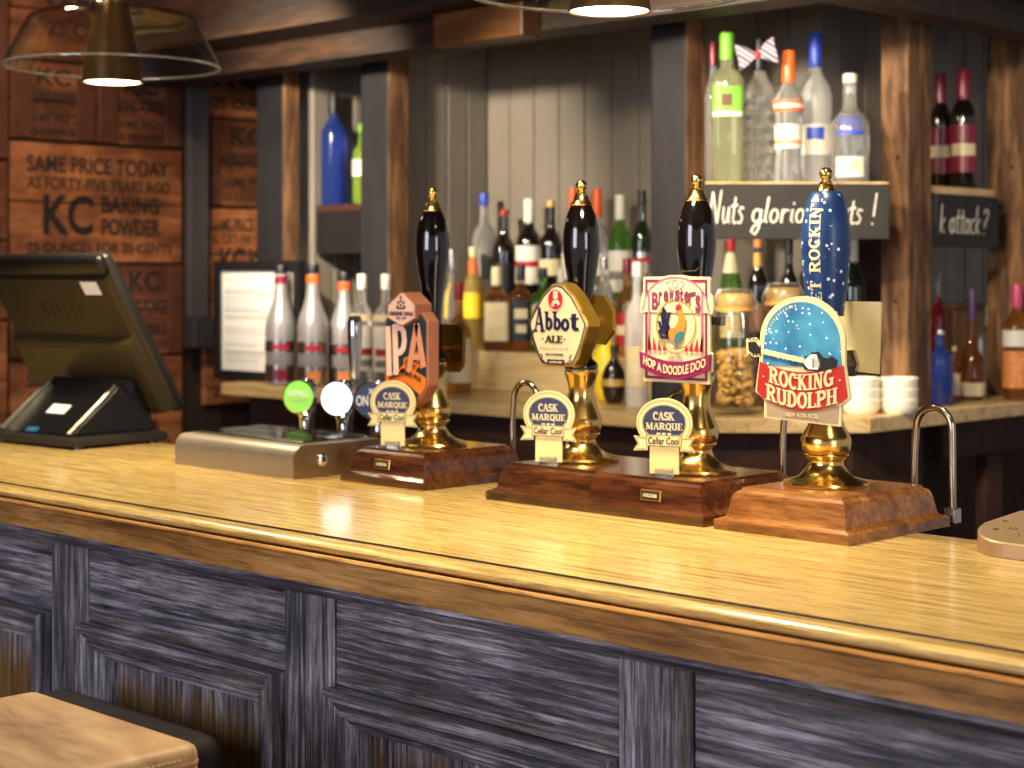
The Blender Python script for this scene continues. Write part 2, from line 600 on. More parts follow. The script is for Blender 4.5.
SERIF = {
    'A': (0.66, [([(0.08, 0), (0.33, 1)], 0), ([(0.33, 1), (0.56, 0)], 1), ([(0.17, 0.33), (0.47, 0.33)], 0)], [(0.08, 0), (0.56, 0)]),
    'C': (0.6, [(_arc(0.33, 0.5, 0.24, 0.45, 50, 310, 13), 1)], [(0.5, 0.78)]),
    'D': (0.62, [([(0.14, 0), (0.14, 1)], 1), ([(0.1, 0.95)] + _arc(0.26, 0.5, 0.26, 0.45, 90, -90, 11) + [(0.1, 0.05)], 1)], [(0.1, 0), (0.1, 1)]),
    'E': (0.56, [([(0.14, 0), (0.14, 1)], 1), ([(0.1, 0.95), (0.5, 0.95)], 0), ([(0.14, 0.5), (0.42, 0.5)], 0), ([(0.1, 0.05), (0.5, 0.05)], 0),
                 ([(0.48, 0.95), (0.48, 0.76)], 0), ([(0.48, 0.05), (0.48, 0.26)], 0)], [(0.1, 0), (0.1, 1)]),
    'G': (0.64, [(_arc(0.33, 0.5, 0.24, 0.45, 50, 325, 13), 1), ([(0.52, 0.42), (0.52, 0.05)], 1)], [(0.5, 0.42)]),
    'H': (0.66, [([(0.14, 0), (0.14, 1)], 1), ([(0.52, 0), (0.52, 1)], 1), ([(0.14, 0.5), (0.52, 0.5)], 0)], [(0.14, 0), (0.14, 1), (0.52, 0), (0.52, 1)]),
    'I': (0.34, [([(0.17, 0), (0.17, 1)], 1)], [(0.17, 0), (0.17, 1)]),
    'K': (0.66, [([(0.14, 0), (0.14, 1)], 1), ([(0.17, 0.42), (0.5, 1)], 0), ([(0.26, 0.55), (0.54, 0)], 1)], [(0.14, 0), (0.14, 1), (0.5, 1), (0.54, 0)]),
    'L': (0.54, [([(0.14, 0), (0.14, 1)], 1), ([(0.1, 0.05), (0.5, 0.05)], 0), ([(0.48, 0.05), (0.48, 0.28)], 0)], [(0.12, 0), (0.14, 1)]),
    'M': (0.8, [([(0.12, 0), (0.14, 1)], 0), ([(0.14, 1), (0.4, 0.1)], 1), ([(0.4, 0.1), (0.64, 1)], 0), ([(0.66, 0), (0.65, 1)], 1)], [(0.12, 0), (0.12, 1), (0.66, 0), (0.67, 1)]),
    'N': (0.68, [([(0.14, 0), (0.14, 1)], 0), ([(0.14, 1), (0.52, 0)], 1), ([(0.53, 0), (0.53, 1)], 0)], [(0.14, 0), (0.11, 1), (0.53, 1)]),
    'O': (0.64, [(_arc(0.32, 0.5, 0.23, 0.45, 0, 360, 17), 1)], []),
    'P': (0.6, [([(0.14, 0), (0.14, 1)], 1), ([(0.1, 0.95), (0.3, 0.95)] + _arc(0.3, 0.71, 0.21, 0.24, 90, -90, 9) + [(0.14, 0.47)], 1)], [(0.14, 0), (0.1, 1)]),
    'Q': (0.64, [(_arc(0.32, 0.5, 0.23, 0.45, 0, 360, 17), 1), ([(0.3, 0.2), (0.58, -0.14)], 1)], []),
    'R': (0.66, [([(0.14, 0), (0.14, 1)], 1), ([(0.1, 0.95), (0.3, 0.95)] + _arc(0.3, 0.73, 0.2, 0.22, 90, -90, 9) + [(0.14, 0.51)], 1), ([(0.32, 0.5), (0.54, 0)], 1)], [(0.14, 0), (0.1, 1), (0.56, 0)]),
    'S': (0.56, [(_arc(0.28, 0.73, 0.19, 0.22, 35, 250, 9) + _arc(0.28, 0.27, 0.2, 0.23, 70, -145, 9), 1)], [(0.45, 0.82), (0.1, 0.18)]),
    'T': (0.6, [([(0.3, 0), (0.3, 1)], 1), ([(0.06, 0.95), (0.54, 0.95)], 0), ([(0.08, 0.95), (0.08, 0.72)], 0), ([(0.52, 0.95), (0.52, 0.72)], 0)], [(0.3, 0)]),
    'U': (0.66, [([(0.14, 1), (0.14, 0.3)] + _arc(0.33, 0.28, 0.19, 0.23, 180, 360, 9) + [(0.52, 1)], 1)], [(0.14, 1), (0.52, 1)]),
    'b': (0.56, [([(0.13, 0.0), (0.13, 1.0)], 1), (_arc(0.29, 0.31, 0.18, 0.27, 150, -170, 13), 1)], [(0.11, 1.0)]),
    'o': (0.54, [(_arc(0.27, 0.31, 0.18, 0.27, 0, 360, 15), 1)], []),
    't': (0.44, [([(0.2, 0.85), (0.2, 0.14), (0.26, 0.04), (0.38, 0.08)], 1), ([(0.06, 0.6), (0.38, 0.6)], 0)], []),
    "'": (0.2, [([(0.1, 1), (0.07, 0.7)], 1)], []),
    '!': (0.28, [([(0.14, 1), (0.14, 0.3)], 1), ([(0.14, 0.12), (0.14, 0.0)], 1)], []),
    ' ': (0.4, [], []),
}


def serif(s, thick=0.17, thin=0.09, slab=0.09):
    polys, x = [], 0.0

    def stroke(pts, w):
        P = [Vector(p) for p in pts]
        q = []
        for k, p in enumerate(P):
            t = P[min(k + 1, len(P) - 1)] - P[max(k - 1, 0)]
            if t.length < 1e-6:
                t = Vector((0, 1))
            t.normalize()
            n = Vector((-t.y, t.x)) * (w / 2)
            q.append((p + n, p - n))
        for (a, b), (c, d) in zip(q, q[1:]):
            polys.append([(v.x + x, v.y) for v in (a, b, d, c)])
    for ch in s:
        w, st, sl = SERIF[ch]
        for pts, k in st:
            stroke(pts, thick if k else thin)
        for sx, sy in sl:
            y0 = sy if sy < 0.5 else sy - slab
            hw = 0.15
            polys.append([(x + sx - hw, y0), (x + sx + hw, y0), (x + sx + hw, y0 + slab), (x + sx - hw, y0 + slab)])
        x += w
    return polys


SCRIPT = {  # chalk handwriting: (advance, strokes)
    'N': (0.62, [[(0.05, -0.02), (0.12, 0.95)], [(0.12, 0.95), (0.42, 0.02)], [(0.42, 0.02), (0.5, 1.0)]]),
    'u': (0.4, [[(0.06, 0.5), (0.05, 0.15), (0.12, 0.02), (0.24, 0.08), (0.31, 0.5)], [(0.31, 0.5), (0.31, 0.1), (0.38, 0.02)]]),
    't': (0.3, [[(0.16, 0.8), (0.12, 0.12), (0.18, 0.01), (0.28, 0.06)], [(0.0, 0.52), (0.3, 0.56)]]),
    's': (0.34, [[(0.28, 0.46), (0.14, 0.5), (0.07, 0.38), (0.24, 0.2), (0.18, 0.03), (0.03, 0.04)]]),
    'g': (0.42, [_arc(0.18, 0.27, 0.14, 0.23, 30, 380, 12), [(0.32, 0.5), (0.31, -0.2), (0.2, -0.42), (0.06, -0.3), (0.12, -0.12), (0.42, 0.08)]]),
    'l': (0.2, [[(0.1, 0.95), (0.06, 0.1), (0.16, 0.02)]]),
    'o': (0.38, [_arc(0.17, 0.26, 0.13, 0.24, 90, 450, 12)]),
    'r': (0.32, [[(0.06, 0.5), (0.07, 0.0)], [(0.07, 0.32), (0.16, 0.48), (0.28, 0.46)]]),
    'i': (0.2, [[(0.09, 0.5), (0.08, 0.1), (0.16, 0.02)], [(0.1, 0.68), (0.12, 0.74)]]),
    'n': (0.4, [[(0.06, 0.5), (0.06, 0.0)], [(0.06, 0.34), (0.16, 0.5), (0.28, 0.44), (0.29, 0.08), (0.37, 0.02)]]),
    'a': (0.4, [_arc(0.16, 0.25, 0.13, 0.24, 40, 380, 11), [(0.3, 0.5), (0.29, 0.1), (0.38, 0.02)]]),
    'c': (0.34, [_arc(0.18, 0.25, 0.14, 0.24, 60, 300, 10)]),
    'k': (0.38, [[(0.07, 0.95), (0.06, 0.0)], [(0.3, 0.5), (0.09, 0.24), (0.32, 0.0)]]),
    'S': (0.46, [[(0.38, 0.85), (0.24, 0.96), (0.08, 0.82), (0.12, 0.6), (0.34, 0.4), (0.34, 0.12), (0.18, 0.0), (0.03, 0.12)]]),
    '!': (0.3, [[(0.18, 0.95), (0.13, 0.25)], [(0.1, 0.05), (0.11, 0.0)]]),
    '?': (0.4, [[(0.06, 0.78), (0.16, 0.96), (0.32, 0.88), (0.3, 0.62), (0.17, 0.45), (0.16, 0.25)], [(0.14, 0.05), (0.15, 0.0)]]),
    ' ': (0.26, []),
}


def script(s, w=0.062):
    polys, x = [], 0.0
    for ch in s:
        adv, st = SCRIPT[ch]
        for pts in st:
            P = [Vector((a + b * 0.14, b)) for a, b in pts]
            q = []
            for k, p in enumerate(P):
                t = P[min(k + 1, len(P) - 1)] - P[max(k - 1, 0)]
                t.normalize()
                n = Vector((-t.y, t.x)) * (w / 2)
                q.append((p + n, p - n))
            for (a, b), (c, d) in zip(q, q[1:]):
                polys.append([(v.x + x, v.y) for v in (a, b, d, c)])
        x += adv
    return polys


def lay(polys, x0, x1, z0, z1, y, bm=None, thick=0.0004, warp=None):
    """fit lettering polygons into the rectangle x0..x1, z0..z1 on the plane y (front -Y); warp moves the points"""
    bm = bm or BM()
    xs = [p[0] for q in polys for p in q]
    zs = [p[1] for q in polys for p in q]
    a, b, c, d = min(xs), max(xs), min(zs), max(zs)
    for i_, q in enumerate(polys):
        yy = y - (i_ % 9) * 3.5e-5
        pts = []
        for px, pz in q:
            u, v = (px - a) / (b - a), (pz - c) / (d - c)
            X, Z = x0 + u * (x1 - x0), z0 + v * (z1 - z0)
            if warp:
                X, Z = warp(u, v, X, Z)
            pts.append((X, Z))
        f = [bm.verts.new((X, yy, Z)) for X, Z in pts]
        try:
            bm.faces.new(f)
            if thick <= 0:
                continue
            g = [bm.verts.new((X, y + thick, Z)) for X, Z in pts]
            n = len(f)
            for k in range(n):
                bm.faces.new((f[k], g[k], g[(k + 1) % n], f[(k + 1) % n]))
        except ValueError:
            pass
    return bm


def dup(root, loc=None, rotz=None, label=None):
    """copy a thing, its parts and their sub-parts"""
    def cp(o, parent):
        c = o.copy()
        COL.objects.link(c)
        c.parent = parent
        for ch in [q for q in bpy.data.objects if q.parent == o]:
            cp(ch, c)
        return c
    r = cp(root, None)
    if loc is not None:
        r.location = loc
    if rotz is not None:
        r.rotation_euler = (0, 0, rotz)
    if label:
        r['label'] = label
    return r


# ------------------------------------------------------------------ the setting
BAR_Z = 1.10
CNT_Z = 1.128
SHELF_Z = 1.613
WALL_Y, WALL_X = 3.34, -2.298

bm = BM()
box(bm, -4.6, 2.6, -3.0, 6.2, -0.06, 0.0)
struct('floor', bm, wood('dark_floor_boards', S(40, 26, 18), S(66, 44, 30), S(90, 62, 42), 'X', 1, 0.5, 0, 8, 0.1, 0.4))
bm = BM()
box(bm, -4.6, 2.6, -3.0, 6.2, 2.72, 2.80)
struct('ceiling', bm, plain('ceiling_brown', S(96, 78, 60), 0.8))
bm = BM()
box(bm, -4.32, -4.22, -3.0, 6.2, 0, 2.72)
struct('wall_left', bm, plain('wall_dark_brown', S(46, 30, 20), 0.8))


def boards(bm, a, b, fixed, z0, z1, axis, depth, n):
    """tongue and groove boards along X or Y with open V joints"""
    w = (b - a) / n
    for k in range(n):
        p, q = a + k * w + 0.0015, a + (k + 1) * w - 0.0015
        if axis == 'X':
            box(bm, p, q, fixed, fixed + depth, z0, z1, 0.003, 1)
        else:
            box(bm, fixed - depth, fixed, p, q, z0, z1, 0.003, 1)


bm = BM()
boards(bm, -4.22, WALL_X, WALL_Y, 0, 2.72, 'X', 0.02, 21)
box(bm, -4.22, WALL_X - .02, WALL_Y + .02, WALL_Y + .08, 0, 2.72)
struct('wall_back', bm, M['panel_wall'])
bm = BM()
boards(bm, WALL_Y, 6.2, WALL_X, 0, 2.72, 'Y', 0.02, 31)
box(bm, WALL_X - .10, WALL_X - .02, WALL_Y + .08, 6.2, 0, 2.72)
struct('wall_right', bm, M['panel_wall'])

# ------------------------------------------------------------------ crate panels on the left wall
def crate_wood(name, lo, mid, hi):
    m, nt, p = nodes(name)
    tc = nt.nodes.new('ShaderNodeTexCoord')
    oi = nt.nodes.new('ShaderNodeObjectInfo')
    ad = nt.nodes.new('ShaderNodeVectorMath')
    ad.operation = 'MULTIPLY_ADD'
    nt.links.new(oi.outputs['Location'], ad.inputs[0])
    ad.inputs[1].default_value = (3.1, 7.7, 5.3)
    nt.links.new(tc.outputs['Object'], ad.inputs[2])
    mp = nt.nodes.new('ShaderNodeMapping')
    mp.inputs['Scale'].default_value = (1.4, 1.4, 11)
    nt.links.new(ad.outputs[0], mp.inputs['Vector'])
    n1 = noise(nt, mp.outputs[0], 2.4, 6, 0.65, 0.5)
    n2 = noise(nt, ad.outputs[0], 7.0, 5, 0.65)
    c = ramp(nt, n1, [(0.3, lo), (0.5, mid), (0.7, hi)])
    st = ramp(nt, n2, [(0.38, (0.30, 0.25, 0.22, 1)), (0.60, (1, 1, 1, 1))])
    nt.links.new(mix(nt, 0.8, c, st, 'MULTIPLY'), p.inputs['Base Color'])
    p.inputs['Roughness'].default_value = 0.6
    bump(nt, p, n1, 0.2)
    return m


CR_A = crate_wood('red_crate_wood', S(112, 62, 34), S(172, 104, 60), S(198, 132, 86))
CR_B = crate_wood('dark_crate_wood', S(70, 38, 20), S(120, 68, 38), S(156, 98, 60))
STENCIL = plain('stencil_ink', S(40, 28, 24), 0.7, vary=0.3)
CR_EDGE = plain('crate_end_batten', S(84, 44, 24), 0.7, vary=0.25)
WX = -4.2


def crate(px0, py0, px1, py1, label, lines, mat, battens=0.0, yref=None):
    """one printed crate end; lines = (text, u0, u1, v0, v1) in the panel's own 0..1 frame, v from the top"""
    a, _ = at(px0, py0, X=WX)
    b, _ = at(px1, py1, X=WX)
    zt = at(px0 if yref is None else yref, py0, X=WX)[0].z
    zb = at(px0 if yref is None else yref, py1, X=WX)[0].z
    w, h = b.y - a.y, zt - zb
    t = thing('crate_panel', label, 'crate panel', (WX, (a.y + b.y) / 2, zb), R(90), 'printed crate panels on the left wall')
    bm = BM()
    n = 2 if h > 0.2 else 1
    for k in range(n):
        box(bm, -w / 2 + 0.003, w / 2 - 0.003, 0.0, 0.0195, k * h / n + 0.002, (k + 1) * h / n - 0.002, 0.002, 1)
    link('boards', bm, mat, t)
    if battens:
        for s in (-1, 1):
            bm = BM()
            xc = s * (w / 2 - battens / 2 - 0.004)
            box(bm, xc - battens / 2, xc + battens / 2, -0.008, -0.0002, 0.004, h - 0.004, 0.002, 1)
            link('end_batten', bm, CR_EDGE, t)
    for s, u0, u1, v0, v1 in lines:
        bm = BM()
        lay(glyphs(s, 0.03 if len(s) < 8 else 0.02), -w / 2 + u0 * w, -w / 2 + u1 * w, h * (1 - v1), h * (1 - v0), -0.0006, bm, 0.0005)
        link('lettering', bm, STENCIL, t)
    return t


SAME = [('SAME PRICE TODAY', .09, .91, .11, .25), ('AS FORTY-FIVE YEARS AGO', .09, .92, .29, .39),
        ('KC', .18, .46, .43, .77), ('BAKING', .51, .85, .43, .58), ('POWDER', .51, .86, .62, .77),
        ('25 OUNCES FOR 25 CENTS', .09, .93, .83, .92)]
SMALL = [('KC', .3, .7, .08, .3), ('BAKING POWDER', .14, .86, .38, .56), ('SAME PRICE', .2, .8, .66, .78), ('25 OUNCES', .2, .8, .84, .93)]
crate(10, 140, 183, 262.3, 'large orange-brown printed crate panel with a big two-letter stencil, above the till screen', SAME, CR_A, yref=11)
crate(10, 58, 96, 138, 'small square crate panel directly below the left glass lamp', SMALL, CR_B, 0.06, 11)
crate(97, 60, 183, 138.5, 'small square crate panel right of the left lamp cone, beside the upright post', SMALL, CR_B, 0.06, 11)
crate(10, -45, 183, 56, 'plain dark crate panel behind the glass shade of the left lamp', [('KC', .2, .5, .1, .45), ('25 OUNCES', .2, .8, .6, .75)], CR_B, yref=11)
crate(-80, -60, 8.5, 160, 'dark crate panel at the left edge, level with the left lamp rim', [], CR_B, 0.05, 8)
crate(-80, 161, 8.5, 320, 'crate panel at the left edge, behind the top of the till screen', [], CR_B, yref=8)
crate(-80, 321, 8.5, 440, 'reddish crate panel at the left edge, under the till screen', [], CR_A, yref=8)
crate(10, 263.3, 104, 360.5, 'crate panel mostly hidden behind the till screen', SMALL, CR_B, 0.06, 11)
crate(105, 263.3, 183, 360.5, 'small square crate panel seen right of the till screen edge', SMALL, CR_B, 0.05, 11)
crate(10, 361.5, 183, 470, 'orange-brown printed crate panel behind the till stand', SAME, CR_A, yref=11)
crate(204, -50, 290, 116, 'crate panel high on the wall, left of the dark beam end, with big letters',
      [('SAME PRICE TODAY', .1, .95, .18, .3), ('AS FORTY-FIVE', .1, .95, .36, .44), ('KC', .1, .62, .5, .82), ('25 OUNCES', .1, .95, .88, .95)], CR_A, yref=204)
crate(204, 117, 290, 206, 'small dark crate panel left of the leftmost dark post', SMALL, CR_B, 0.05, 204)
crate(204, 207.5, 290, 300, 'orange crate panel left of the framed notice top', SAME, CR_A, yref=204)
crate(204, 301, 290, 406, 'crate panel low behind the framed notice', [('25 OUNCES', .1, .9, .82, .92)], CR_A, yref=204)

# grey-blue upright between the two crate columns
a, _ = at(184, 200, X=-4.17)
b, _ = at(203, 200, X=-4.17)
t = thing('upright_batten', 'slate-grey upright post between the crate panels, ending in a block', 'post', (-4.17, (a.y + b.y) / 2, 0), R(90))
hw = (b.y - a.y) / 2
zb = at(190, 318, X=-4.17)[0].z
bm = BM()
box(bm, -hw, hw, -0.03, 0.0, zb, 2.72, 0.004)
link('post', bm, plain('slate_paint', S(64, 60, 62), 0.6), t)
bm = BM()
box(bm, -hw - 0.002, hw + 0.045, -0.055, 0.0, zb - 0.085, zb, 0.004)
link('end_block', bm, plain('slate_block', S(46, 43, 45), 0.6), t)

# ------------------------------------------------------------------ bar
def extrude(bm, prof, x0, x1):
    a = [bm.verts.new((x0, y, z)) for y, z in prof]
    b = [bm.verts.new((x1, y, z)) for y, z in prof]
    n = len(prof)
    bm.faces.new(a)
    bm.faces.new(b[::-1])
    for k in range(n):
        bm.faces.new((a[k], a[(k + 1) % n], b[(k + 1) % n], b[k]))
    return bm


BX0, BX1 = -4.18, 0.9
top = thing('bar_counter', 'long varnished yellow oak bar top with a grooved rounded front edge', 'bar top', (0, 0, BAR_Z))
bm = BM()
extrude(bm, [(1.885, 0), (1.3590, 0), (1.3580, -0.006), (1.3525, -0.006), (1.3525, -0.040), (1.885, -0.040)], BX0, BX1)
bm.normal_update()
for f in bm.faces:
    c = f.calc_center_median()
    if c.y < 1.3589 and c.z < -0.001 and f.normal.z > -0.5 and abs(f.normal.x) < 0.5:
        f.material_index = 1  # groove faces take the darker brown
link('worktop', bm, [M['bar_top'], plain('groove_dark_brown', S(58, 36, 16), 0.6)], top)
nose = [(1.352, -0.006), (1.352, -0.002), (1.3505, -0.0005)]
for k in range(9):
    an = R(80 - k * 19)
    nose.append((1.3365 - 0.0185 * cos(an), -0.0075 + 0.0078 * sin(an)) if an > -1.4 else (1.3365, -0.0153))
nose += [(1.3365, -0.016), (1.352, -0.016)]
bm = BM()
extrude(bm, nose, BX0, BX1)
link('nosing', bm, M['bar_top'], top, smooth=50)
bm = BM()
extrude(bm, [(1.3515, -0.0162), (1.316, -0.0162), (1.3120, -0.0128), (1.3075, -0.0132), (1.3055, -0.0155), (1.3090, -0.0195), (1.3105, -0.032),
             (1.3125, -0.0335), (1.3125, -0.0505), (1.3515, -0.0505)], BX0, BX1)
link('fascia', bm, M['bar_edge'], top)

front = thing('bar_panelling', 'weathered blue-grey painted bar front with panels and pilasters', 'bar front', (0, 0, BAR_Z))
bm = BM()
extrude(bm, [(1.372, -0.0508), (1.327, -0.0508), (1.324, -0.054), (1.325, -0.060), (1.331, -0.0635), (1.338, -0.066), (1.344, -0.072), (1.350, -0.074), (1.372, -0.074)], BX0, BX1)
link('cornice_moulding', bm, M['paint_h'], front, smooth=35)
bm = BM()
box(bm, BX0, BX1, 1.402, 1.44, -1.098, -0.0508)
link('back_board', bm, M['cabinet'], front)
bm = BM()
box(bm, BX0, BX1, 1.352, 1.40, -1.098, -0.99, 0.003)
link('plinth_rail', bm, M['paint_h'], front)
PITCH, SW = 0.5595, 0.098
for k in range(-3, 6):
    xc = -1.697 + k * PITCH
    if xc - SW / 2 < BX0:
        continue
    bm = BM()
    box(bm, xc - SW / 2, xc + SW / 2, 1.360, 1.40, -0.989, -0.075, 0.0015, 1)
    link('pilaster', bm, M['paint_v'], front)
for k in range(-4, 5):
    x0 = max(-1.697 + k * PITCH + SW / 2 + 0.0012, BX0)
    x1 = -1.697 + (k + 1) * PITCH - SW / 2 - 0.0012
    if x1 < BX0 + 0.1:
        continue
    bm = BM()
    box(bm, x0, x1, 1.363, 1.40, -0.182, -0.075, 0.001, 1)
    link('frieze_panel', bm, M['paint_h'], front)
    steps = [(0, 1.401), (0, 1.341), (.003, 1.337), (.008, 1.337), (.010, 1.341), (.013, 1.341), (.022, 1.346), (.025, 1.343), (.029, 1.343),
             (.032, 1.350), (.038, 1.352), (.040, 1.357), (.047, 1.359), (.052, 1.374), (.052, 1.401)]
    bm = BM()
    rings = []
    for d, y in steps:
        rings.append([bm.verts.new(p) for p in ((x0 + d, y, -0.985 + d), (x1 - d, y, -0.985 + d), (x1 - d, y, -0.183 - d), (x0 + d, y, -0.183 - d))])
    for p, q in zip(rings, rings[1:]):
        for j in range(4):
            f = bm.faces.new((p[j], p[(j + 1) % 4], q[(j + 1) % 4], q[j]))
            f.material_index = j % 2
    link('panel_moulding', bm, [M['paint_h'], M['paint_v']], front)
    bm = BM()
    xa, xb = x0 + 0.050, x1 - 0.050
    n = 7
    for j in range(n):
        box(bm, xa + (xb - xa) * j / n + .0008, xa + (xb - xa) * (j + 1) / n - .0008, 1.376, 1.40, -0.94, -0.23, 0.004, 1)
    link('board_panel', bm, M['paint_board'], front)

# staff-side work surface behind the bar (carries the lager taps)
t = thing('under_bar_shelf', 'dark work surface on the staff side of the bar, under the taps', 'work surface', (0, 0, 0))
bm = BM()
box(bm, -3.6, 0.6, 1.89, 2.19, 0.82, 0.85, 0.003)
link('worktop', bm, M['steel'], t)
bm = BM()
box(bm, -3.55, 0.55, 1.91, 2.15, 0.0, 0.82, 0.004)
link('carcass', bm, M['cabinet'], t)

# ------------------------------------------------------------------ back counter, posts, beams, shelves
PL = [(-3.87, 2.80), (-2.22, 2.80), (-1.972, 3.044), (-1.972, 4.9), (WALL_X + .003, 4.9), (WALL_X + .003, WALL_Y - .003), (-3.87, WALL_Y - .003)]


def plan(bm, pts, z0, z1, bev=0.0):
    a = [bm.verts.new((x, y, z0)) for x, y in pts]
    b = [bm.verts.new((x, y, z1)) for x, y in pts]
    n = len(pts)
    bm.faces.new(a[::-1])
    tf = bm.faces.new(b)
    for k in range(n):
        bm.faces.new((a[k], a[(k + 1) % n], b[(k + 1) % n], b[k]))
    if bev:
        bmesh.ops.bevel(bm, geom=list(tf.edges), offset=bev, segments=2, profile=0.5, affect='EDGES')
    return bm


bm = BM()
plan(bm, PL, CNT_Z - 0.031, CNT_Z, 0.004)
ct = link('back_bar_counter', bm, M['counter'])
tag(ct, 'pale oak counter top along the back bar with a cut-off corner', 'counter')
cb = thing('back_bar_cabinet', 'dark wood cabinet under the pale back counter', 'cabinet', (0, 0, 0))
bm = BM()
plan(bm, [(-3.82, 2.86), (-2.245, 2.86), (-2.03, 3.07), (-2.03, 3.34), (-2.29, 3.33), (-3.82, 3.33)], 0, CNT_Z - 0.0315)
link('carcass', bm, M['cabinet'], cb)
bm = BM()
plan(bm, [(-2.03, 3.425), (-2.03, 4.86), (-2.06, 4.86), (-2.06, 3.425)], CNT_Z - 0.12, CNT_Z - 0.0315)
link('apron', bm, M['cabinet'], cb)
bm = BM()
plan(bm, [(-2.03, 3.425), (-2.03, 4.86), (-2.27, 4.86), (-2.27, 3.425)], 0.70, 0.73)
link('shelf', bm, M['cabinet'], cb)
bm = BM()
box(bm, -2.294, -2.272, 3.35, 4.86, 0.0, CNT_Z - 0.0316)
link('back_or_shade_panel', bm, M['cabinet'], cb)
for yy in (3.62, 4.3):
    bm = BM()
    box(bm, -2.06, -2.03, yy, yy + 0.07, 0.731, CNT_Z - 0.125)
    link('upright', bm, M['cabinet'], cb)


def post(px_l, px_c, px_r, label, y=None, d=None, mats=('timber_dark', 'timber'), z0=CNT_Z, z1=2.3):
    """square timber post from three pixel columns: left edge, near corner, right edge"""
    if y is not None:
        c, dd = at(px_c, HZ, Y=y)
    else:
        rr = (px_c - 512) / F
        c = Vector((-CA * d + SA * rr * d, SA * d + CA * rr * d, 0))
    l, _ = at(px_l, HZ, Y=c.y)
    r_, _ = at(px_r, HZ, X=c.x)
    w, dp = c.x - l.x, r_.y - c.y
    t = thing('timber_post', label, 'post', (c.x - w / 2, c.y + dp / 2, z0), 0, 'timber posts of the back bar')
    h = z1 - z0
    random.seed(int(px_c))
    bm = BM()
    fs = box(bm, -w / 2, w / 2, -dp / 2, dp / 2, 0, h, 0.006, 2)
    bm.normal_update()
    for f in bm.faces:
        n = f.normal
        f.material_index = 0 if (n.y < -0.5) else 1
    link('timber', bm, [M[mats[0]], M[mats[1]]], t)
    bm = BM()
    for k in range(3):
        zc = h * (0.2 + 0.27 * k)
        xc = random.uniform(-0.2, 0.2) * w
        lathe([(0, 0.003), (0.0045, 0.0022), (0.006, 0.0)], 8, bm=bm)
        vs = [v for v in bm.verts if not v.tag]
        for v in vs:
            x, y, z = v.co
            v.co = (xc + x, -dp / 2 - z + 0.0008, zc + y)
            v.tag = True
    link('nail_heads', bm, M['cabinet'], t)
    return t


post(256, 283, 300, 'leftmost dark-fronted timber post, behind the framed notice', y=2.95)
post(360, 388, 410, 'dark-fronted timber post right of the tall blue bottle', y=2.95)
post(650, 686, 707, 'dark-fronted timber post left of the long chalkboard', y=2.95)
post(880, 908, 932, 'rough brown corner post right of the long chalkboard', d=3.8, mats=('timber', 'timber'))
post(986, 1034, 1060, 'rough brown post at the right edge, beside the wine bottles', d=4.13, mats=('timber', 'timber'))

bm = BM()
pl = [(-4.19, 2.75), (-1.88, 2.75), (-1.88, 5.2), (-1.96, 5.2), (-1.96, 2.86), (-4.19, 2.86)]
plan(bm, pl, 1.955, 2.30)
tag(link('timber_beam', bm, M['beam']), 'dark timber beam running over the posts and round the corner', 'beam')
bm = BM()
plan(bm, [(-4.19, 2.60), (-1.73, 2.60), (-1.73, 5.2), (-1.875, 5.2), (-1.875, 2.745), (-4.19, 2.745)], 2.018, 2.30, 0.006)
tag(link('fascia_beam', bm, M['beam']), 'reddish-brown upper beam projecting in front of the dark beam', 'beam')
a, _ = at(433, 30, Y=2.69)
b, _ = at(522, 30, Y=2.69)
bm = BM()
box(bm, a.x, b.x, 2.69, 2.748, 1.940, 2.016, 0.004)
tag(link('wood_block', bm, M['beam_block']), 'orange-brown wood block fixed under the upper beam', 'wood block')

# panelled partitions closing the sides of the left alcove
for nm, xx in (('left', -3.79), ('right', -3.405)):
    bm = BM()
    boards(bm, 3.035, WALL_Y - .003, xx + .02, CNT_Z + .001, 2.3, 'Y', 0.02, 4)
    tag(link('partition', bm, M['panel_wall']), f'taupe boarded partition on the {nm} side of the blue bottle alcove', 'partition')

# shelves
a, _ = at(296, 203, Y=2.97)
b, _ = at(376, 203, Y=2.97)
t = thing('bottle_shelf', 'dark boxed shelf between the two left posts, under the blue bottle', 'shelf', ((a.x + b.x) / 2, 3.188, SHELF_Z))
w = b.x - a.x
bm = BM()
box(bm, -w / 2, w / 2, -0.147, 0.147, -0.02, 0.0, 0.002)
link('board', bm, M['cabinet'], t)
bm = BM()
box(bm, -w / 2, w / 2, -0.148, -0.130, -0.135, -0.0205, 0.002)
link('front_rail', bm, plain('shelf_black', S(28, 24, 28), 0.5), t)

CHALK = plain('chalkboard_paint', S(32, 29, 26), 0.7, vary=0.25, scale=14)
CHALK_INK = plain('chalk', S(222, 214, 200), 0.9)
U = Vector((SA, CA, 0))                # picture-right on the floor plan


def on_view(px, d):
    r = (px - 512) / F
    return Vector((-CA * d + SA * r * d, SA * d + CA * r * d, 0))


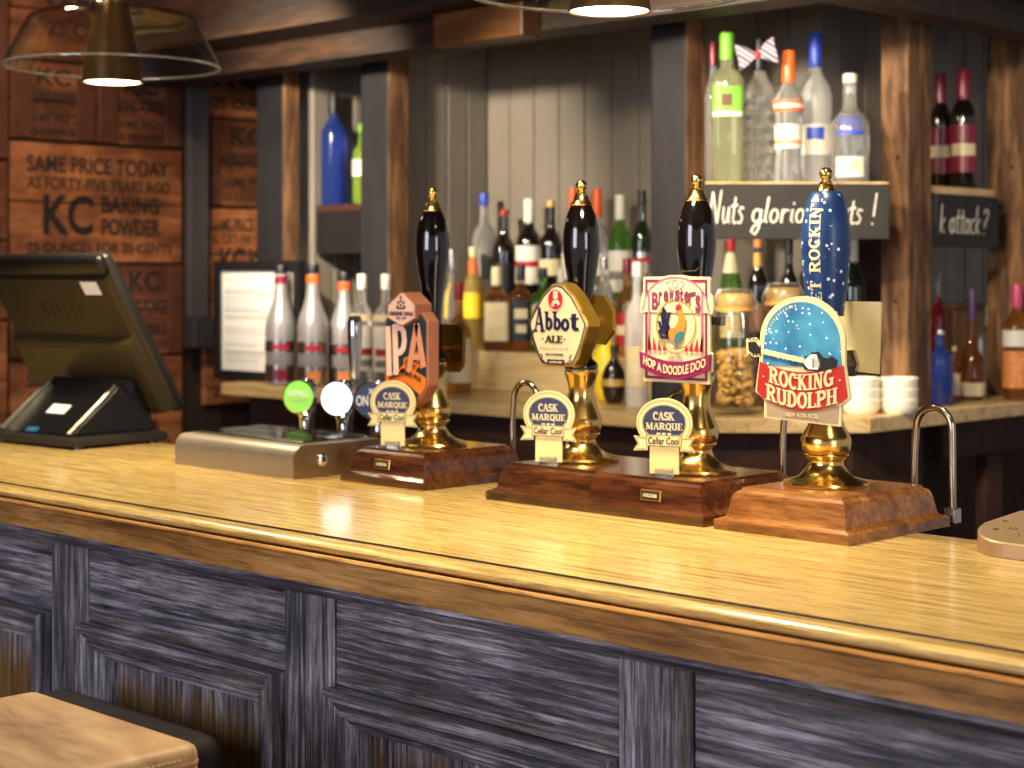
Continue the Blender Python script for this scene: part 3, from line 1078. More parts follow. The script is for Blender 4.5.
pa, pb = on_view(705, 3.6), on_view(889, 3.6)
mid = (pa + pb) / 2
ang = atan2(U.y, U.x)
W_ = (pb - pa).length
t = thing('corner_shelf', 'triangular shelf over the cut-off corner, carrying the vodka bottles', 'shelf', (0, 0, SHELF_Z))
bm = BM()
plan(bm, [(pa.x, pa.y), (pb.x, pb.y), (WALL_X + .002, pb.y + 0.10), (WALL_X + .002, WALL_Y - .002), (pa.x - 0.05, WALL_Y - .002)], -0.022, 0.0, 0.002)
link('board', bm, M['counter'], t)
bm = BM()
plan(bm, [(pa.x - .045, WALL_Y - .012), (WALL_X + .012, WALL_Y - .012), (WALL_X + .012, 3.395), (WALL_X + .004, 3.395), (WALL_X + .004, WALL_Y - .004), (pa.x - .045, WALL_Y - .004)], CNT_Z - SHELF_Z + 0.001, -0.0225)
link('back_or_shade_panel', bm, M['cabinet'], t)  # dark sheet added below the shelf, standing in for the recess shade
t = thing('chalkboard', 'long black chalkboard under the vodka bottles with white chalk writing', 'chalkboard',
          (mid.x - .0015 * U.y, mid.y - .0015 * U.x, SHELF_Z - 0.119), ang)
bm = BM()
box(bm, -W_ / 2, W_ / 2, -0.012, -0.001, 0.0, 0.115, 0.002)
link('board', bm, CHALK, t)
f = lambda px: (px - 797) * 3.6 / F
bm = BM()
lay(script('Nuts'), f(708), f(744), 0.030, 0.102, -0.0128, bm)
lay(script('glorious'), f(750), f(826), 0.008, 0.088, -0.0128, bm)
lay(script('nuts'), f(830), f(862), 0.030, 0.080, -0.0128, bm)
link('chalk_writing', bm, CHALK_INK, t)
bm = BM()
lay(script('!'), f(871), f(877), 0.030, 0.096, -0.0128, bm)
link('chalk_writing', bm, CHALK_INK, t)

sx = -2.06
ya, yb = at(932, 190, X=sx)[0].y, at(994, 190, X=sx)[0].y
t = thing('side_shelf', 'pale-edged shelf right of the corner post, carrying the wine bottles', 'shelf', (sx, (ya + yb) / 2, SHELF_Z + 0.008), R(90))
bm = BM()
box(bm, -(yb - ya) / 2, (yb - ya) / 2, 0.0, 0.235, -0.018, 0.0, 0.002)
link('board', bm, M['counter'], t)
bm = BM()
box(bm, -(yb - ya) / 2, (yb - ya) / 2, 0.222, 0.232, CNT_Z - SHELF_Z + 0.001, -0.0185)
link('back_or_shade_panel', bm, M['cabinet'], t)  # added dark sheet that paints the shade under this shelf
bm = BM()
box(bm, -(yb - ya) / 2 + .01, (yb - ya) / 2 - .01, 0.01, 0.04, -0.028, -0.0185)
link('bearer', bm, M['cabinet'], t)
t = thing('chalkboard', 'short black chalkboard under the wine bottles, partly behind the corner post', 'chalkboard', (sx, (ya + yb) / 2, SHELF_Z - 0.130), R(90))
hw = (yb - ya) / 2
bm = BM()
box(bm, -hw, hw, -0.012, -0.001, 0.0, 0.118, 0.002)
link('board', bm, CHALK, t)
bm = BM()
lay(script('k attack'), -hw + 0.012, hw - 0.085, 0.030, 0.096, -0.0128, bm)
link('chalk_writing', bm, CHALK_INK, t)
bm = BM()
lay(script('?'), hw - 0.072, hw - 0.045, 0.030, 0.092, -0.0128, bm)
link('chalk_writing', bm, CHALK_INK, t)

# steps for the bottles between the two middle posts
a, _ = at(468, 352, Y=3.09)
b, _ = at(662, 352, Y=3.09)
t = thing('bottle_step', 'pale wooden stepped riser on the back counter, under the bottles', 'riser', ((a.x + b.x) / 2, 3.09, CNT_Z))
w = b.x - a.x
bm = BM()
box(bm, -w / 2, w / 2, 0.0, 0.245, 0.0005, 0.098, 0.003)
link('lower_step', bm, M['step'], t)
bm = BM()
box(bm, -w / 2, w / 2, 0.130, 0.245, 0.0985, 0.182, 0.003)
link('upper_step', bm, M['step'], t)
STEP1, STEP2 = CNT_Z + 0.098, CNT_Z + 0.182

# ------------------------------------------------------------------ pendant lamps
LAMP_GLASS = thin_glass('lamp_glass', (0.99, 0.975, 0.94, 1), 0.0, 2.0)
BEAD = glass('glass_rim', (1.0, 0.97, 0.9, 1), 0.05, 1.5, 0.12)
BULB = plain('lit_bulb', (1, 0.9, 0.7, 1), 0.5, emit=(1.0, 0.86, 0.62, 1), estr=14)
BRONZE = plain('dark_bronze', S(140, 110, 70), 0.24, 0.85, vary=0.15)


def pendant(loc, label):
    t = thing('pendant_lamp', label, 'lamp', loc, 0, 'clear glass pendant lamps over the bar')
    out = [(0.185, 0.0), (0.1835, 0.004), (0.150, 0.070), (0.144, 0.080), (0.130, 0.088), (0.075, 0.098), (0.05, 0.106), (0.042, 0.125)]
    inn = [(r - 0.0035, z - (0.003 if r < 0.14 else 0.0)) for r, z in out]
    prof = out + inn[::-1]
    bm = BM()
    seg = 64
    rings = [[bm.verts.new((r * cos(2 * pi * k / seg), r * sin(2 * pi * k / seg), z)) for k in range(seg)] for r, z in prof]
    for p, q in zip(rings, rings[1:] + rings[:1]):
        for k in range(seg):
            bm.faces.new((p[k], p[(k + 1) % seg], q[(k + 1) % seg], q[k]))
    gs = link('glass_shade', bm, LAMP_GLASS, t, smooth=50)
    bm = BM()
    rg = []
    for k in range(64):
        a = 2 * pi * k / 64
        rg.append([bm.verts.new(((.1845 + .0024 * cos(b * pi / 4)) * cos(a), (.1845 + .0024 * cos(b * pi / 4)) * sin(a), -.0026 + .0024 * sin(b * pi / 4))) for b in range(8)])
    for p, q in zip(rg, rg[1:] + rg[:1]):
        for b in range(8):
            bm.faces.new((p[b], p[(b + 1) % 8], q[(b + 1) % 8], q[b]))
    link('rim_bead', bm, BEAD, gs, smooth=60)
    out = [(0.053, -0.030), (0.050, -0.010), (0.042, 0.035), (0.034, 0.075), (0.028, 0.105), (0.030, 0.118), (0.030, 0.150), (0.012, 0.170)]
    inn = [(0.010, 0.160), (0.027, 0.115), (0.025, 0.105), (0.031, 0.075), (0.039, 0.035), (0.047, -0.010), (0.051, -0.030)]
    bm = BM()
    rings = [[bm.verts.new((r * cos(2 * pi * k / 40), r * sin(2 * pi * k / 40), z)) for k in range(40)] for r, z in out + inn]
    for p, q in zip(rings, rings[1:] + rings[:1]):
        for k in range(40):
            bm.faces.new((p[k], p[(k + 1) % 40], q[(k + 1) % 40], q[k]))
    link('inner_cone', bm, BRONZE, t, smooth=50)
    link('bulb', lathe([(0, -0.0295), (0.045, -0.0292), (0.0495, -0.0255), (0.0455, 0.0), (0.03, 0.02), (0, 0.03)], 32), BULB, t, smooth=60)
    bm = BM()
    tube(bm, [(0, 0, 0.171), (0, 0, 2.70 - loc[2] + 0.002)], 0.0035, 8)
    link('flex', bm, M['black_plastic'], t)
    link('ceiling_rose', lathe([(0, 2.70 - loc[2] - 0.02), (0.04, 2.70 - loc[2] - 0.018), (0.045, 2.70 - loc[2] + 0.019), (0, 2.70 - loc[2] + 0.0195)], 24), BRONZE, t, smooth=40)
    lamp('SPOT', 'pendant_light', (loc[0], loc[1], loc[2] - 0.04), (loc[0], loc[1], 0), 34, WARM, 0.045, None, 130, 0.5)
    return t


LZ = EYE + 0.364
pendant((-2.612, 1.66, LZ), 'clear glass pendant lamp hanging in front of the crate wall, at upper left')
pendant((-1.458, 1.655, LZ), 'clear glass pendant lamp cut off by the top edge, above the pumps')


# ------------------------------------------------------------------ bar stools
def stool(loc, w, d, label, mat, seamed, top_h):
    t = thing('bar_stool', label, 'stool', (loc[0], loc[1], 0))
    bm = BM()
    box(bm, -w / 2, w / 2, -d / 2, d / 2, top_h - 0.11, top_h, 0.013 if seamed else 0.022, 4)
    st = link('seat', bm, mat, t, smooth=50)
    if seamed:
        bm = BM()
        for off in (-0.006, 0.006):
            n = 46
            for k in range(n):
                y = -d / 2 + 0.025 + (d - 0.05) * k / n
                box(bm, w / 2 - 0.003, w / 2 + 0.0006, y, y + 0.0042,
                    top_h - 0.0195 + off - 0.001, top_h - 0.0195 + off + 0.001)
            n = 46
            for k in range(n):
                x = -w / 2 + 0.025 + (w - 0.05) * k / n
                box(bm, x, x + 0.0042, -d / 2 - 0.0006, -d / 2 + 0.003,
                    top_h - 0.0195 + off - 0.001, top_h - 0.0195 + off + 0.001)
        link('stitching', bm, plain('stitch_thread', S(214, 180, 130), 0.8), st)
        bm = BM()
        rp = []
        for sx_, sy_, a0 in ((1, 1, 0), (-1, 1, 90), (-1, -1, 180), (1, -1, 270)):
            rp += [(sx_ * (w / 2 - .013) + .0138 * cos(R(a0 + q)), sy_ * (d / 2 - .013) + .0138 * sin(R(a0 + q))) for q in (0, 22, 45, 68, 90)]
        plan(bm, rp, top_h - 0.0210, top_h - 0.0182)
        link('piping', bm, leather('tan_piping', S(150, 104, 66), S(176, 130, 86), S(190, 146, 100)), st)
    for sx in (-1, 1):
        for sy in (-1, 1):
            bm = BM()
            x, y = sx * (w / 2 - 0.035), sy * (d / 2 - 0.035)
            box(bm, x - 0.018, x + 0.018, y - 0.018, y + 0.018, 0.0, top_h - 0.1105, 0.003)
            link('leg', bm, M['cabinet'], t)
    for sy in (-1, 1):
        bm = BM()
        y = sy * (d / 2 - 0.035)
        box(bm, -w / 2 + 0.055, w / 2 - 0.055, y - 0.012, y + 0.012, 0.28, 0.31, 0.003)
        link('footrest', bm, M['cabinet'], t)
    return t


z1 = EYE - 0.475
c1, _ = at(60, 685, z=z1)
c2, _ = at(200, 741, z=z1)
stool(((c1.x + c2.x) / 2, c2.y - 0.165, 0), c2.x - c1.x + 0.01, 0.33, 'tan leather square bar stool with stitched seams, front of the two', M['leather'], True, z1)
z2 = EYE - 0.572
c1, _ = at(89, 680, z=z2)
c2, _ = at(229, 734, z=z2)
stool(((c1.x + c2.x) / 2, c2.y - 0.113, 0), c2.x - c1.x, 0.226, 'dark brown leather bar stool pushed against the bar behind the tan one', M['leather_dark'], False, z2)

# ------------------------------------------------------------------ till
t = thing('till_terminal', 'black touch-screen till on the left end of the bar, seen from behind', 'till', (-2.940, 1.790, BAR_Z), R(5))
bm = BM()
loft(bm, [(-.142, .142, -.115, .105, .006), (-.142, .142, -.115, .105, .016), (-.137, .137, -.110, .100, .021)])
link('base_plate', bm, M['grey_plastic'], t)
for sx in (-1, 1):
    for sy in (-1, 1):
        bm = lathe([(0, 0.0), (0.012, 0.0), (0.012, 0.0062), (0, 0.0062)], 12, (sx * 0.12, sy * 0.085))
        link('rubber_foot', bm, M['black_plastic'], t)
bm = BM()
side = [(-0.095, 0.0215), (0.100, 0.0215), (0.075, 0.10), (0.03, 0.112), (0.012, 0.108)]
a = [bm.verts.new((-0.112, y, z)) for y, z in side]
b = [bm.verts.new((0.112, y, z)) for y, z in side]
bm.faces.new(a)
bm.faces.new(b[::-1])
for k in range(5):
    bm.faces.new((a[k], a[(k + 1) % 5], b[(k + 1) % 5], b[k]))
bmesh.ops.bevel(bm, geom=bm.edges[:], offset=0.004, segments=2, affect='EDGES')
stand = link('stand', bm, M['black_plastic'], t)
for s in (-1, 1):
    bm = BM()
    tube(bm, [(s * 0.106, -0.0965, 0.024), (s * 0.106, 0.010, 0.1085)], 0.006, 8)
    link('silver_strip', bm, M['steel'], stand)
bm = BM()
sl = atan2(0.0865, 0.107)
for (u, v, w_, h_, nm, mt) in ((0.0, 0.068, 0.056, 0.024, 'label', 'white'), (-0.02, 0.010, 0.034, 0.012, 'badge', 'blue')):
    bm = BM()
    cy, cz = -0.095 + v * cos(sl) * 1.0, 0.0215 + v * sin(sl) * 1.0
    q = [bm.verts.new((u + dx * w_ / 2, cy + dv * h_ / 2 * cos(sl) + dn * -sin(sl), cz + dv * h_ / 2 * sin(sl) + dn * cos(sl)))
         for dn in (0.0003, 0.0013) for dx, dv in ((-1, -1), (1, -1), (1, 1), (-1, 1))]
    bm.faces.new(q[4:])
    bm.faces.new(q[3::-1])
    for k in range(4):
        bm.faces.new((q[k], q[(k + 1) % 4], q[4 + (k + 1) % 4], q[4 + k]))
    link(nm, bm, M[mt], stand)
# screen: built upright, then leaned towards the customers
bm = BM()
box(bm, -0.2, 0.2, -0.012, 0.012, -0.175, 0.175, 0.010, 3)
scr = link('screen', bm, M['grey_plastic'], t, smooth=50, loc=(-0.045, 0.042, 0.210), rot=(R(31), 0, 0))
bm = BM()
loft(bm, [(-.197, .197, -.170, .140, -0.0115), (-.194, .194, -.166, .138, 0.012), (-.182, .182, -.150, .130, 0.020)])
for v in bm.verts:
    x, y, z = v.co
    v.co = (x, -z - 0.0005, y)
link('rear_housing', bm, M['brown_plastic'], scr)
bm = BM()
loft(bm, [(-.192, .192, -.164, .010, 0.012), (-.188, .188, -.160, -.004, 0.034), (-.176, .176, -.148, -.016, 0.037)])
for v in bm.verts:
    x, y, z = v.co
    v.co = (x, -z - 0.0006, y)
link('lower_housing', bm, plain('bronze_housing', S(56, 45, 24), 0.4), scr)
bm = BM()
box(bm, -0.2, 0.2, -0.026, -0.004, 0.140, 0.1785, 0.009, 3)
link('top_bezel', bm, M['black_plastic'], scr, smooth=50)
bm = BM()
box(bm, -0.165, 0.165, 0.0121, 0.0128, -0.15, 0.15)
link('display', bm, M['black'], scr)
bm = BM()
box(bm, 0.108, 0.158, -0.0222, -0.0212, 0.098, 0.126)
link('white_sticker', bm, M['white'], scr)
bm = BM()
for k in range(6):
    box(bm, -0.06 + k * 0.022, -0.046 + k * 0.022, -0.0216, -0.0206, 0.045, 0.075)
link('vent_slots', bm, M['black_plastic'], scr)
bm = BM()
tube(bm, [(-0.115, 0, 0), (0.118, 0, 0)], 0.012, 12)
link('hinge', bm, M['black_plastic'], t, smooth=50, loc=(0, 0.035, 0.108))

# ------------------------------------------------------------------ silver drip tray unit
t = thing('drip_tray', 'silver boxed drip tray between the till and the first pump', 'drip tray', (-2.31, 1.782, BAR_Z))
prof = [(-0.09, 0.0), (0.09, 0.0), (0.09, 0.052)]
for k in range(7):
    an = R(90 + k * 15)
    prof.append((-0.068 + 0.022 * cos(an), 0.030 + 0.022 * sin(an)))
bm = BM()
extrude(bm, prof, -0.160, 0.160)
link('body', bm, M['silver_paint'], t, smooth=35)
bm = BM()
extrude(bm, [(-0.090, 0.0006), (0.0903, 0.0006), (0.0903, 0.0525)] + [(y - 0.0003, z + 0.0004) for y, z in prof[3:]], 0.1602, 0.1632)
link('end_plate', bm, plain('bronze_silver', S(150, 128, 100), 0.32, 0.8), t)
bm = BM()
box(bm, -0.150, 0.150, -0.060, 0.086, 0.0522, 0.0535)
link('tray_rim', bm, M['steel'], t)
bm = BM()
for k in range(22):
    x = -0.138 + k * 0.013
    tube(bm, [(x, -0.054, 0.0555), (x, 0.078, 0.0555)], 0.0018, 6)
for yy in (-0.054, 0.012, 0.078):
    tube(bm, [(-0.142, yy, 0.0555), (0.142, yy, 0.0555)], 0.002, 6)
link('grille', bm, M['chrome'], t)
bm = lathe([(0, 0.007), (0.007, 0.006), (0.0105, 0.003), (0.0105, 0.0)], 20)
for v in bm.verts:
    x, y, z = v.co
    v.co = (z, x, y)
link('end_knob', bm, M['chrome'], t, smooth=40, loc=(0.1633, -0.035, 0.027))

# ------------------------------------------------------------------ lager taps behind the bar
def tap(px, py, label, face, ring_m, handle=False, words=None):
    p, d = at(px, py, Y=1.955)
    t = thing('beer_tap', label, 'beer tap', (p.x, 1.955, 0.85), R(28), 'lager taps with round badges')
    h = p.z - 0.85
    bm = lathe([(0.034, 0.0005), (0.034, 0.008), (0.018, 0.016), (0.016, h - 0.04), (0.019, h - 0.034), (0.019, h + 0.02), (0.012, h + 0.03), (0, h + 0.032)], 24, (0, 0.03))
    link('column', bm, M['chrome'], t, smooth=40)
    bm = lathe([(0, 0.0), (0.028, 0.0), (0.0315, 0.002), (0.0315, 0.011), (0.0, 0.011)], 36)
    for v in bm.verts:
        x, y, z = v.co
        v.co = (x, z - 0.006, y)
    bd = link('badge_rim', bm, ring_m, t, smooth=40, loc=(0, 0, h))
    bm = BM()
    prism(bm, oval(0, 0, 0.0285, 0.0285, 40), -0.0072, -0.0062)
    fc = link('badge_face', bm, face, bd)
    if words:
        for s, x0, x1, a0, a1, mt in words:
            bm = BM()
            lay(glyphs(s, 0.02), x0, x1, a0, a1, -0.0079, bm)
            link('lettering', bm, mt, bd)
    bm = BM()
    tube(bm, [(0, 0.006, h), (0, 0.03, h)], 0.012, 12)
    link('badge_neck', bm, M['chrome'], t, smooth=40)
    bm = BM()
    tube(bm, [(0.018, 0.01, h - 0.02), (0.018, -0.012, h - 0.03), (0.018, -0.018, h - 0.042), (0.018, -0.018, h - 0.056)], 0.007, 10)
    link('spout', bm, M['chrome'], t, smooth=40)
    if handle:
        bm = lathe([(0, 0.0), (0.008, 0.0), (0.010, 0.02), (0.013, 0.07), (0.0135, 0.10), (0.010, 0.111), (0, 0.113)], 20)
        link('handle', bm, M['chrome'], t, smooth=40, loc=(0.02, 0.03, h + 0.033))
    return t


GLOW_W = plain('lit_white_badge', S(240, 244, 250), 0.3, emit=(0.86, 0.93, 1, 1), estr=2.4, vary=0.0)
GLOW_G = plain('lit_green_badge', S(120, 190, 50), 0.3, emit=S(124, 196, 50), estr=0.55, vary=0.03)
GLOW_N = plain('lit_navy_badge', S(34, 40, 80), 0.2, vary=0.1)
GREY = plain('pale_grey_letter', S(186, 192, 200), 0.5, vary=0.02)
tap(300, 396.5, 'beer tap with a round green badge, leftmost of the three', GLOW_G, M['chrome'], False,
    [('ASPALL', -0.021, 0.021, 0.001, 0.012, M['white']), ('PREMIER CRU', -0.015, 0.015, -0.008, -0.0035, M['cream_pale'])])
tap(338, 398.5, 'beer tap with a round glowing white badge, middle of the three', GLOW_W, M['chrome'], True,
    [('. : . : .', -0.014, 0.014, -0.002, 0.004, GREY)])
tap(372, 400, 'beer tap with a round dark blue badge, beside the first pump', GLOW_N, M['chrome'], False,
    [('ON', -0.026, -0.004, -0.010, 0.008, M['white']), ('X', -0.004, 0.006, 0.010, 0.020, M['white'])])

# ------------------------------------------------------------------ chrome plate at the right edge
t = thing('chrome_bar_tray', 'chrome wedge-shaped tray at the right edge of the bar with water drops', 'tray', (-0.897, 1.842, BAR_Z))
out = []
for k in range(10):
    an = R(180 + k * 10)
    out.append((-0.135 + 0.05 + 0.05 * cos(an) * 1.05, -0.008 + 0.048 * sin(an)))
out += [(0.19, -0.062), (0.19, 0.04), (-0.115, 0.04)]
bm = BM()
a = [bm.verts.new((x, y, 0.0005)) for x, y in out]
hz = lambda y: 0.017 + (y + 0.06) * 0.25
b = [bm.verts.new((x, y, hz(y) - 0.002)) for x, y in out]
c = [bm.verts.new((x * 0.985, y * 0.98, hz(y))) for x, y in out]
n = len(out)
bm.faces.new(a[::-1])
bm.faces.new(c)
for p, q in ((a, b), (b, c)):
    for k in range(n):
        bm.faces.new((p[k], p[(k + 1) % n], q[(k + 1) % n], q[k]))
link('body', bm, plain('satin_chrome', S(188, 160, 128), 0.36, 0.7, vary=0.04), t)
bm = BM()
random.seed(5)
for k in range(26):
    x, y, s = random.uniform(-0.115, 0.12), random.uniform(-0.035, 0.02), random.uniform(0.0015, 0.005)
    lathe([(s, hz(y) + 0.0002), (s * 0.85, hz(y) + s * 0.35), (s * 0.4, hz(y) + s * 0.55), (0, hz(y) + s * 0.6)], 10, (x, y), bm, random.uniform(1, 1.9))
w_ = link('water_drops', bm, glass('water', (1, 1, 1, 1), 0.0, 1.33), t, smooth=60)
w_['kind'] = 'stuff'

# ------------------------------------------------------------------ hand pumps
PY = 1.85


def pump_handle(zs=1.0):
    return [(0, .1845), (.0235, .1845), (.0245, .188), (.0225, .194), (.0165, .199), (.0145, .206), (.0135, .23), (.0143, .26), (.0163, .285), (.0193, .307),
            (.0240, .335), (.0262, .352), (.0268, .366), (.0255, .388), (.0215, .406), (.0155, .4195), (0, .4195)]


def pump(x, label, base_mat, left=True, right=True, plate=False, fat=1.0, w=0.198, axis_dx=0.0, handle=True):
    t = thing('beer_pump', label, 'beer pump', (x, PY, BAR_Z), 0, 'hand-pull beer pumps on the bar')
    y0, y1 = -0.115, 0.115
    h = w / 2
    lv = []
    for z, i in ((0, 0), (.0125, 0), (.0140, .0035), (.0160, .0095), (.019, .0115), (.030, .014), (.040, .016), (.046, .0185), (.0490, .0225), (.0495, .0245), (.053, .0265)):
        lv.append((axis_dx - h + (i if left else 0), axis_dx + h - (i if right else 0), y0 + i, y1 - i, z))
    bm = loft(BM(), lv)
    base = link('base', bm, base_mat, t)
    if plate:
        tilt = R(-6)
        bm = BM()
        prism(bm, [(-.0175, -.0075), (.0175, -.0075), (.0175, .0075), (-.0175, .0075)], -0.0025, 0.0, 0.0008)
        npx = axis_dx - 0.012 if plate == 1 else 0.004
        pl = link('name_plate', bm, M['gold'], base, loc=(npx, y0 + 0.0150, 0.0305), rot=(tilt, 0, 0))
        bm = BM()
        prism(bm, [(-.0145, -.0052), (.0145, -.0052), (.0145, .0052), (-.0145, .0052)], -0.0032, -0.0026)
        link('plate_field', bm, M['dark'], pl)
        bm = lay(glyphs('ANGRAM', 0.02), -.012, .012, -.0026, .0026, -0.0038)
        link('lettering', bm, M['cream_pale'], pl)
    f = fat
    prof = [(0, .0535), (.054, .0535), (.0548, .056), (.0535, .0585), (.047, .0605), (.036, .064), (.028 * f, .070), (.0225 * f, .077), (.0208 * f, .082),
            (.0213 * f, .085), (.0250 * f, .088), (.0272 * f, .0905), (.0275 * f, .0925), (.0268 * f, .094), (.0290 * f, .0985), (.0302 * f, .106), (.0300 * f, .113), (.0285 * f, .116),
            (.0275 * f, .119), (.0235, .128), (.0195, .143), (.0183, .152), (.0190, .162), (.0225, .174), (.0248, .180), (.0248, .1835), (0, .1835)]
    link('brass_pedestal', lathe(prof, 40), M['brass'], t, smooth=35)
    if handle:
        link('handle', lathe(pump_handle(), 40), M['black'], t, smooth=45)
    link('ferrule', lathe([(0, .4198), (.0155, .4198), (.0163, .4215), (.0150, .4235), (.0122, .4265), (.0108, .431), (.0100, .4345), (.0068, .4352), (0, .4352)], 28), M['brass'], t, smooth=40)
    link('finial', lathe([(0, .4354), (.0085, .4354), (.0088, .4372), (.006, .4388), (.0052, .4405)] +
                         [(.0085 * cos(R(a)), .4485 + .0085 * sin(R(a))) for a in range(-60, 90, 15)] + [(0, .457)], 24), M['brass'], t, smooth=40)
    # swan neck behind the base
    bm = BM()
    pts = [(.048, .128, .0008), (.049, .128, .03), (.050, .128, .09), (.0525, .128, .120)]
    pts += [(.0790 - .0262 * cos(R(a)), .128, .122 + .027 * sin(R(a))) for a in range(15, 166, 15)]
    pts += [(.1052, .128, .12), (.1058, .128, .02)]
    tube(bm, pts, .0047, 12)
    sn = link('swan_neck', bm, M['tube_steel'], t, smooth=50)
    bm = BM()
    box(bm, .0973, .1143, .119, .137, .0006, .0225, .003)
    link('fitting', bm, M['steel'], sn)
    return t


def clip_arm(t, z, y_front, y_back=0.0, mat='brass_dull'):
    bm = BM()
    box(bm, -.007, .007, y_front, -0.0135, z - .007, z + .007, .0015)
    link('clip_bracket', bm, M[mat], t)


def rear_clip(t, pts, y, z, mat, arm='brass_dull', yo=0.0145, thick=0.006):
    bm = BM()
    prism(bm, pts, y, y + thick, 0.001)
    rc = link('rear_clip', bm, mat, t, loc=(0, 0, z))
    bm = BM()
    tube(bm, [(0, 0.0135, 0), (0, y - 0.0002, 0)], .005, 10)
    link('clip_bracket', bm, M[arm], rc)
    return rc


# ---- first pump: tall copper-framed shield
t = pump(-1.999, 'hand-pull pump with the tall copper-framed shield clip, leftmost of the four', M['plinth'], True, True, 1, w=0.19, axis_dx=.008)
clip_arm(t, 0.205, -0.034)
body = [(-.050, .046), (-.037, .060), (.037, .060), (.050, .046), (.050, -.052), (.034, -.074), (.012, -.087), (-.012, -.087), (-.034, -.074), (-.050, -.052)]
bm = BM()
prism(bm, body[::-1], -.056, -.034, .0015)
cl = link('pump_clip', bm, M['copper'], t, loc=(0, 0, 0.203))
bm = BM()
prism(bm, inset(body, .0045)[::-1], -.0568, -.0562)
link('field', bm, M['teal'], cl)
bm = BM()
prism(bm, [(-.046, -.040), (-.046, -.052), (-.031, -.071), (-.011, -.083), (.011, -.083), (.031, -.071), (.046, -.052), (.046, -.040)] +
      [(.046 - .092 * k / 10, -.040 + .012 * sin(pi * k / 10)) for k in range(1, 10)], -.0575, -.057)
link('orange_band', bm, M['orange'], cl)
bm = BM()
for k in range(5):
    a = R(-60 + 30 * k)
    ribbon(bm, [(0, -.052), (.036 * sin(a), -.052 - .030 * cos(a))], .0042, -.0582, -.0577)
ring(bm, scaled(oval(0, -.083, .036, .024, 24, 0, 360), 1), scaled(oval(0, -.083, .032, .020, 24, 0, 360), 1), -.0582, -.0577)
for v in bm.verts:
    lim = -.083 + max(0, abs(v.co.x) - .012) * .7
    v.co.z = max(v.co.z, lim)
    v.co.x = max(-.038, min(.038, v.co.x))
link('cask_print', bm, M['teal'], cl)
bm = BM()
for cx, cz, s in ((.004, -.018, 1.0), (.020, -.024, .8), (.034, -.018, .9), (-.006, -.030, .7), (.028, -.006, .7)):
    for a in range(5):
        an = R(a * 72)
        prism(bm, oval(cx + .005 * s * cos(an), cz + .005 * s * sin(an), .0046 * s, .0046 * s, 12), -.0575, -.057)
link('hop_print', bm, M['orange'], cl)
big = plain('ipa_letter', S(236, 196, 178), 0.4, vary=0.02)
big2 = plain('ipa_letter_shade', S(206, 142, 112), 0.4, vary=0.04)
bm = BM()
ribbon(bm, [(-.0395, .037), (-.0370, -.040)], .0115, -.0586, -.0577)
link('lettering', bm, big, cl)
bm = BM()
ribbon(bm, [(-.0240, .040), (-.0205, -.038)], .0115, -.0586, -.0577)
ribbon(bm, [(-.026, .0355), (-.010, .036), (-.0035, .030), (-.0015, .016), (-.004, .004), (-.010, -.002), (-.022, -.004)], .0105, -.0585, -.0577)
link('lettering', bm, big, cl)
bm = BM()
ribbon(bm, [(.0265, .042), (.0085, -.032)], .0108, -.0586, -.0577)
ribbon(bm, [(.0265, .042), (.0425, -.024)], .0108, -.0586, -.0577)
ribbon(bm, [(.013, -.010), (.037, -.008)], .0085, -.0585, -.0577)
link('lettering', bm, big2, cl)
bm = lay(glyphs('INDIA PALE ALE', 0.02), -.036, .036, -.043, -.0355, -.0583, warp=lambda u, v, X, Z: (X, Z + .0085 * sin(pi * u) - .004))
link('lettering', bm, M['dark'], cl)
hexo = [(-.034, .050), (-.034, .070), (-.004, .0905), (.004, .0905), (.030, .072), (.030, .050), (.003, .0385), (-.006, .0385)]
bm = BM()
prism(bm, hexo, -.064, -.030, .001)
hx = link('crest_block', bm, M['copper'], cl)
bm = BM()
prism(bm, inset(hexo, .002), -.0647, -.0642)
link('crest_face', bm, M['blush'], hx)
bm = lay(glyphs('GREENE KING', 0.02), -.0295, .0265, .0545, .0605, -.0653)
lay(glyphs('EST. 1799', 0.01), -.012, .010, .0488, .0520, -.0653, bm)
for dx, dz in ((-.008, .068), (0, .070), (.008, .068), (0, .077), (-.006, .0745), (.006, .0745), (0, .0825)):
    prism(bm, oval(-.002 + dx, dz, .0022, .0022, 10), -.0653, -.0649)
ribbon(bm, [(-.011, .0655), (.007, .0655)], .002, -.0653, -.0649)
link('lettering', bm, M['dark'], hx)
rr = [(-.030, -.038), (.022, -.038), (.034, -.026), (.036, .026), (.026, .038), (-.030, .038)]
rear_clip(t, rr, 0.032, 0.205, M['brass_dull'])

# ---- second pump: cream pentagon with gold frame
t = pump(-1.684, 'hand-pull pump with the gold-framed cream pentagon clip, second from left', M['plinth_dark'], True, False, 0, w=0.188, axis_dx=.0145)
clip_arm(t, 0.235, -0.024)
pent = [(0, .0590), (.012, .0565), (.030, .042), (.048, .018), (.0575, .003), (.0575, -.003), (.050, -.026), (.038, -.050), (.031, -.0585), (.024, -.0605),
        (-.024, -.0605), (-.031, -.0585), (-.038, -.050), (-.050, -.026), (-.0575, -.003), (-.0575, .003), (-.048, .018), (-.030, .042), (-.012, .0565)]
bm = BM()
prism(bm, pent[::-1], -.050, -.024, .0018)
cl = link('pump_clip', bm, M['gold'], t, loc=(0, 0, 0.2505))
bm = BM()
prism(bm, inset(pent, .003)[::-1], -.0508, -.0502)
link('field', bm, M['cream_pale'], cl)
bm = BM()
o_, i_ = inset(pent, .0036), inset(pent, .0056)
ring(bm, o_, i_, -.0514, -.0509)
link('border_line', bm, M['navy'], cl)
bm = BM()
prism(bm, oval(-.003, .0345, .0155, .0155, 30), -.0514, -.0509)
em = link('emblem', bm, M['crimson'], cl)
